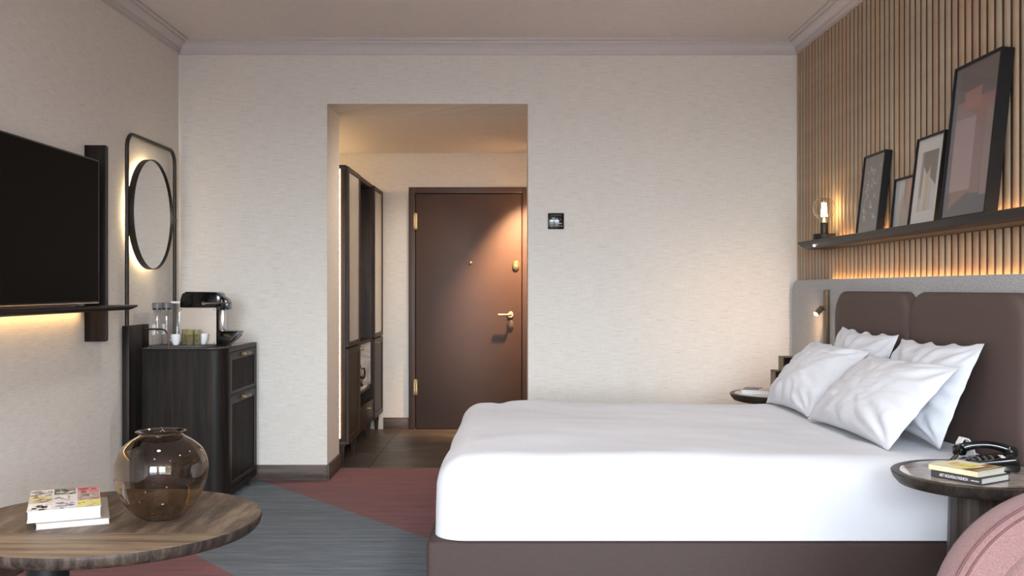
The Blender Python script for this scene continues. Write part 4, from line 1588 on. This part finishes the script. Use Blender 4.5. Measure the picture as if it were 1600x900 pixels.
w_, h_ = 0.371, 0.597
art4 = [(q(0, w_, 0, h_), (120, 108, 108)), (q(0, 0.05, 0, h_), (112, 112, 118)), ([(0.05, 0.16), (0.30, 0.12), (0.371, 0.40), (0.371, 0.50), (0.05, 0.50)], (158, 116, 108)),
        ([(0.05, 0.455), (0.371, 0.46), (0.371, h_), (0.05, h_)], (112, 100, 98)), ([(0.04, 0.10), (0.215, 0.10), (0.215, 0.385), (0.04, 0.385)], (176, 152, 150)),
        ([(0.04, 0.385), (0.215, 0.385), (0.04, 0.455)], (150, 132, 130)), ([(0.215, 0.06), (0.29, 0.06), (0.29, 0.375), (0.215, 0.365)], (146, 122, 118)),
        ([(0, 0), (w_, 0), (w_, 0.075), (0, 0.095)], (100, 96, 102)), ([(0.04, 0.03), (0.23, 0.10), (0.06, 0.10)], (150, 116, 106)), (q(0.30, w_, 0.07, 0.40), (150, 130, 126)),
        ([(0.10, 0.42), (0.24, 0.42), (0.24, 0.50), (0.10, 0.49)], (170, 124, 114))]
picture('tallest black framed picture with dusty pink overlapping planes', 4.035, 0.389, 0.618, 0.050, 1.794, 1.728, art4)


# ------------------------------------------------------------------ bedside tables
def bedside(cx_, cy_, label):
    t = thing('bedside_table', (cx_, cy_, 0), label, 'bedside table', 'round bedside tables')
    Z = 0.665
    r = 0.258
    b = B(); lathe(b, [(0, Z - 0.045), (r - 0.05, Z - 0.045), (r - 0.022, Z - 0.038), (r - 0.006, Z - 0.020), (r, Z - 0.003), (r - 0.003, Z), (0.233, Z), (0.232, Z - 0.004), (0, Z - 0.004)], 80, (cx_, cy_, 0))
    tp_ = obj('tabletop', b, M['wood_table'], t, 40)
    b = B(); lathe(b, [(0, Z - 0.004), (0.2315, Z - 0.004), (0.2315, Z - 0.0012), (0.2305, Z - 0.0002), (0, Z - 0.0002)], 80, (cx_, cy_, 0))
    part_label(obj('stone_inset', b, M['marble_dark'], tp_), 'glossy brown marble inset')
    b = B(); lathe(b, [(0, 0), (0.098, 0), (0.100, 0.004), (0.084, Z - 0.045), (0, Z - 0.045)], 16, (cx_, cy_, 0))
    obj('pedestal', b, M['wood_table'], t, 15)
    return t


BX, BY = 1.473, 3.150
FX, FY = 1.474, 5.535
bedside(BX, BY, 'round dark oak bedside table with a marble inset carrying the telephone')
bedside(FX, FY, 'round dark oak bedside table on the far side of the bed beyond the pillows')
BZ = 0.6655

dk = plain('dark_spine_cover', (62, 60, 64), 0.45)
cream = plain('cream_cover', (228, 216, 178), 0.5)
t, m, u, v, L_ = book('book', 'dark spined book titled ART NOUVEAU FASHION, lower of the two on the near bedside table', (1.300, 3.090), (1.390, 2.947), 0.146, BZ, 0.0205, dk, 'front')
o3 = m @ Vector((0.030, -0.0004, 0.0055))
text('spine_title', 'ART NOUVEAU FASHION', 0.0135, t, o3, u, (0, 0, 1), M['white'], 0.62)
o3 = m @ Vector((0.134, -0.0004, 0.0075))
printed_sheet('spine_line', [(q(a_, a_ + w2_, 0, 0.0034), (206, 204, 204)) for a_, w2_ in ((0, 0.002), (0.004, 0.006), (0.0115, 0.003), (0.016, 0.0055), (0.023, 0.004))], t, o3, u, (0, 0, 1))
P = [(q(0.001, 0.165, 0.001, 0.140), (230, 218, 180)), (q(0.02, 0.15, 0.02, 0.12), (236, 226, 190)), ([(0.05, 0.03), (0.12, 0.05), (0.11, 0.10), (0.06, 0.09)], (226, 206, 90)),
     ([(0.11, 0.002), (0.164, 0.002), (0.164, 0.135), (0.135, 0.13), (0.125, 0.05)], (120, 84, 52)), (q(0.145, 0.158, 0.01, 0.12), (200, 176, 120)), ([(0.03, 0.05), (0.05, 0.045), (0.05, 0.09), (0.03, 0.095)], (214, 180, 110)),
     ([(0.075, 0.06), (0.10, 0.06), (0.10, 0.085), (0.075, 0.085)], (238, 230, 120)), ([(0.11, 0.10), (0.13, 0.10), (0.13, 0.136), (0.11, 0.136)], (150, 106, 60))]
book('book', 'cream book with a golden photo cover, on top of the dark spined book', (1.296, 3.098), (1.383, 2.957), 0.143, BZ + 0.0208, 0.0175, cream, 'front', polys=P)

# telephone
rot = radians(-105)
tm = thing('telephone', (1.535, 3.21, BZ), 'black desk telephone with a coiled cord on the near bedside table', 'telephone', None, rot)
mw = W[tm.name] @ Matrix.Scale(0.86, 4)


def ph(b, name, mat, parent=tm):
    b.transform(mw)
    return obj(name, b, mat, parent)


b = B()
prism(b, [(-0.088, 0.004), (0.088, 0.004), (0.096, 0.016), (0.094, 0.050), (0.080, 0.058), (-0.070, 0.034), (-0.090, 0.022)], -0.078, 0.078, 0.006, 3,
      Matrix(((0, 0, 1, 0), (1, 0, 0, 0), (0, 1, 0, 0), (0, 0, 0, 1))))
b.transform(Matrix.Rotation(0, 4, 'Z'))
base = ph(b, 'base', M['black_gloss'])
for fx_, fy_ in ((-0.06, -0.07), (0.06, -0.07), (-0.06, 0.07), (0.06, 0.07)):
    b = B(); bx(b, fx_ - 0.01, fx_ + 0.01, fy_ - 0.01, fy_ + 0.01, 0, 0.008)
    ph(b, 'rubber_foot', M['black_matte'])
for i in range(3):
    for j in range(4):
        b = B()
        x_, y_ = -0.004 + i * 0.022, -0.058 + j * 0.022
        z_ = 0.034 + (y_ + 0.070) * 0.16
        bx(b, x_ - 0.007, x_ + 0.007, y_ - 0.006, y_ + 0.006, z_ - 0.002, z_ + 0.005, 0.001, 1)
        kb = ph(b, 'key', M['black_matte'], base)
        b = B(); bx(b, x_ - 0.003, x_ + 0.003, y_ - 0.002, y_ + 0.003, z_ + 0.005, z_ + 0.0054)
        b.free()
kp = []
for i in range(3):
    for j in range(4):
        x_, y_ = -0.004 + i * 0.022, -0.058 + j * 0.022
        z_ = 0.034 + (y_ + 0.070) * 0.16 + 0.0052
        kp.append((x_, y_, z_))
b = B()
for x_, y_, z_ in kp:
    bx(b, x_ - 0.0035, x_ + 0.0035, y_ - 0.0012, y_ + 0.0012, z_ - 0.0001, z_ + 0.0002)
part_label(ph(b, 'key_symbols', M['white'], base), 'white key symbols')
b = B(); bx(b, -0.012, 0.05, 0.036, 0.056, 0.052, 0.0535, 0.0004, 1)
b.transform(Matrix.Translation((0, 0, 0)))
part_label(ph(b, 'name_strip', M['white'], base), 'white paper name strip')
# handset arches across the left of the base, from the near ear to the far one
hp = []
for k in range(13):
    s_ = k / 12
    hp.append((-0.058 + 0.004 * sin(pi * s_), -0.100 + 0.200 * s_, 0.058 + 0.026 * sin(pi * s_) ** 0.8))
b = B()
tube(b, hp, [0.020 - 0.006 * sin(pi * k / 12) for k in range(13)], 14)
for e, sgn in ((0, -1), (12, 1)):
    x_, y_, z_ = hp[e]
    lathe(b, [(0, -0.020), (0.022, -0.020), (0.026, -0.012), (0.026, 0.008), (0.018, 0.018), (0, 0.020)], 20, (x_, y_ - sgn * 0.010, z_ + 0.004))
hs = ph(b, 'handset', M['black_gloss'])
hs.location = (0, 0, 0)
cordp = []
end0, end1 = Vector((1.462, 3.265, BZ + 0.040)), Vector((1.375, 3.225, BZ + 0.010))
n = 18 * 10
for k in range(n + 1):
    s_ = k / n
    c_ = end0.lerp(end1, s_) + Vector((0, 0, -0.012 * sin(pi * s_)))
    a = 2 * pi * 18 * s_
    cordp.append(c_ + Vector((-0.3, 0.95, 0)) * (0.006 * cos(a)) + Vector((0, 0, 1)) * (0.006 * sin(a)))
bm = B(); tube(bm, cordp, 0.0016, 6)
part_label(obj('coiled_cord', bm, M['black_matte'], tm), 'coiled black cord')

# things on the far bedside table
mag_white = plain('white_booklet', (226, 222, 222), 0.5)
P = [(q(0.001, 0.15, 0.001, 0.17), (150, 112, 128)), (q(0.02, 0.09, 0.03, 0.16), (120, 104, 150)), (q(0.09, 0.145, 0.02, 0.10), (232, 206, 176)), (q(0.1, 0.15, 0.11, 0.17), (236, 228, 220)), (q(0.01, 0.14, 0.004, 0.02), (196, 130, 120))]
book('book', 'white paperback with a mauve cover on the far bedside table', (1.265, 5.50), (1.405, 5.445), 0.175, BZ, 0.022, mag_white, 'back', polys=P)


def open_box(x0, x1, y0, y1, z0, z1, name, t):
    b = B()
    e = 0.006
    bx(b, x0, x1, y0, y1, z1 - e, z1, 0.001, 1); bx(b, x0, x1, y0, y1, z0, z0 + e, 0.001, 1)
    bx(b, x0, x0 + e, y0, y1, z0, z1, 0.001, 1); bx(b, x1 - e, x1, y0, y1, z0, z1, 0.001, 1)
    o = obj(name, b, M['bronze'], t)
    b = B(); bx(b, x0 + e, x1 - e, y1 - 0.02, y1 - 0.012, z0 + e, z1 - e)
    obj('box_back', b, M['black_matte'], o)


og = thing('desk_organizer', (1.54, 5.62, BZ), 'stepped bronze edged open boxes on the far bedside table behind the pillow', 'organizer')
open_box(1.525, 1.655, 5.60, 5.70, BZ, 0.862, 'tall_box', og)
open_box(1.480, 1.522, 5.60, 5.70, BZ, 0.784, 'short_box', og)

# ------------------------------------------------------------------ pink armchair
ac = thing('armchair', (1.37, 2.05, 0), 'pink boucle armchair with a rounded back in front of the bedside table', 'armchair')


def arch(hw, h0, ht, cx_=1.365, n=40, e=2.35):
    out = []
    for k in range(n + 1):
        a = pi * k / n
        c_, s_ = cos(a), sin(a)
        out.append((cx_ - math.copysign(abs(c_) ** (2 / e), c_) * hw, h0 + abs(s_) ** (2 / e) * ht))
    return out


def shell(layers, z_low, name, mat, parent=ac):
    """Loft arches (y, half width, base height, rise) into a soft back that runs down to z_low."""
    b = B()
    rings = []
    for yv, hw, ht in layers:
        pts_ = arch(hw, 0.42, ht)
        pts_ = [(pts_[0][0], z_low)] + pts_ + [(pts_[-1][0], z_low)]
        rings.append([b.verts.new((x, yv, z)) for x, z in pts_])
    for r0, r1 in zip(rings, rings[1:]):
        for k in range(len(r0) - 1):
            b.faces.new((r0[k], r0[k + 1], r1[k + 1], r1[k]))
        b.faces.new((r0[-1], r0[0], r1[0], r1[-1]))
    b.faces.new(rings[0][::-1]); b.faces.new(rings[-1])
    return obj(name, b, mat, parent, 60)


hw, ht = 0.425, 0.395
shell([(2.31, hw - 0.06, ht - 0.06), (2.305, hw - 0.03, ht - 0.03), (2.29, hw - 0.010, ht - 0.010), (2.26, hw, ht), (2.22, hw, ht), (2.19, hw - 0.008, ht - 0.008), (2.178, hw - 0.022, ht - 0.022), (2.172, hw - 0.045, ht - 0.045), (2.170, hw - 0.075, ht - 0.075)], 0.16, 'backrest', M['pink'])
for ins, yv in ((0.004, 2.196), (0.016, 2.182)):
    bm = B()
    tube(bm, [(x, yv, z) for x, z in arch(hw - ins, 0.42, ht - ins)], 0.0028, 6)
    part_label(obj('seam', bm, M['pink_seam'], ac), 'stitched seam along the back edge')
shell([(2.175, hw - 0.075, ht - 0.075), (2.150, hw - 0.078, ht - 0.078), (2.135, hw - 0.095, ht - 0.095), (2.13, hw - 0.13, ht - 0.13)], 0.36, 'back_cushion', M['pink'])
bm = B(); bx(bm, 1.02, 1.71, 1.62, 2.16, 0.16, 0.42, 0.05, 4)
obj('seat', bm, M['pink'], ac)
for x0, x1 in ((0.945, 1.03), (1.70, 1.785)):
    bm = B(); bx(bm, x0, x1, 1.62, 2.18, 0.16, 0.56, 0.04, 4)
    obj('armrest', bm, M['pink'], ac)
for lx in (1.02, 1.71):
    for ly in (1.68, 2.24):
        bm = B(); tube(bm, [(lx, ly, 0), (lx, ly, 0.165)], [0.014, 0.020], 12)
        obj('leg', bm, M['wood_black'], ac)
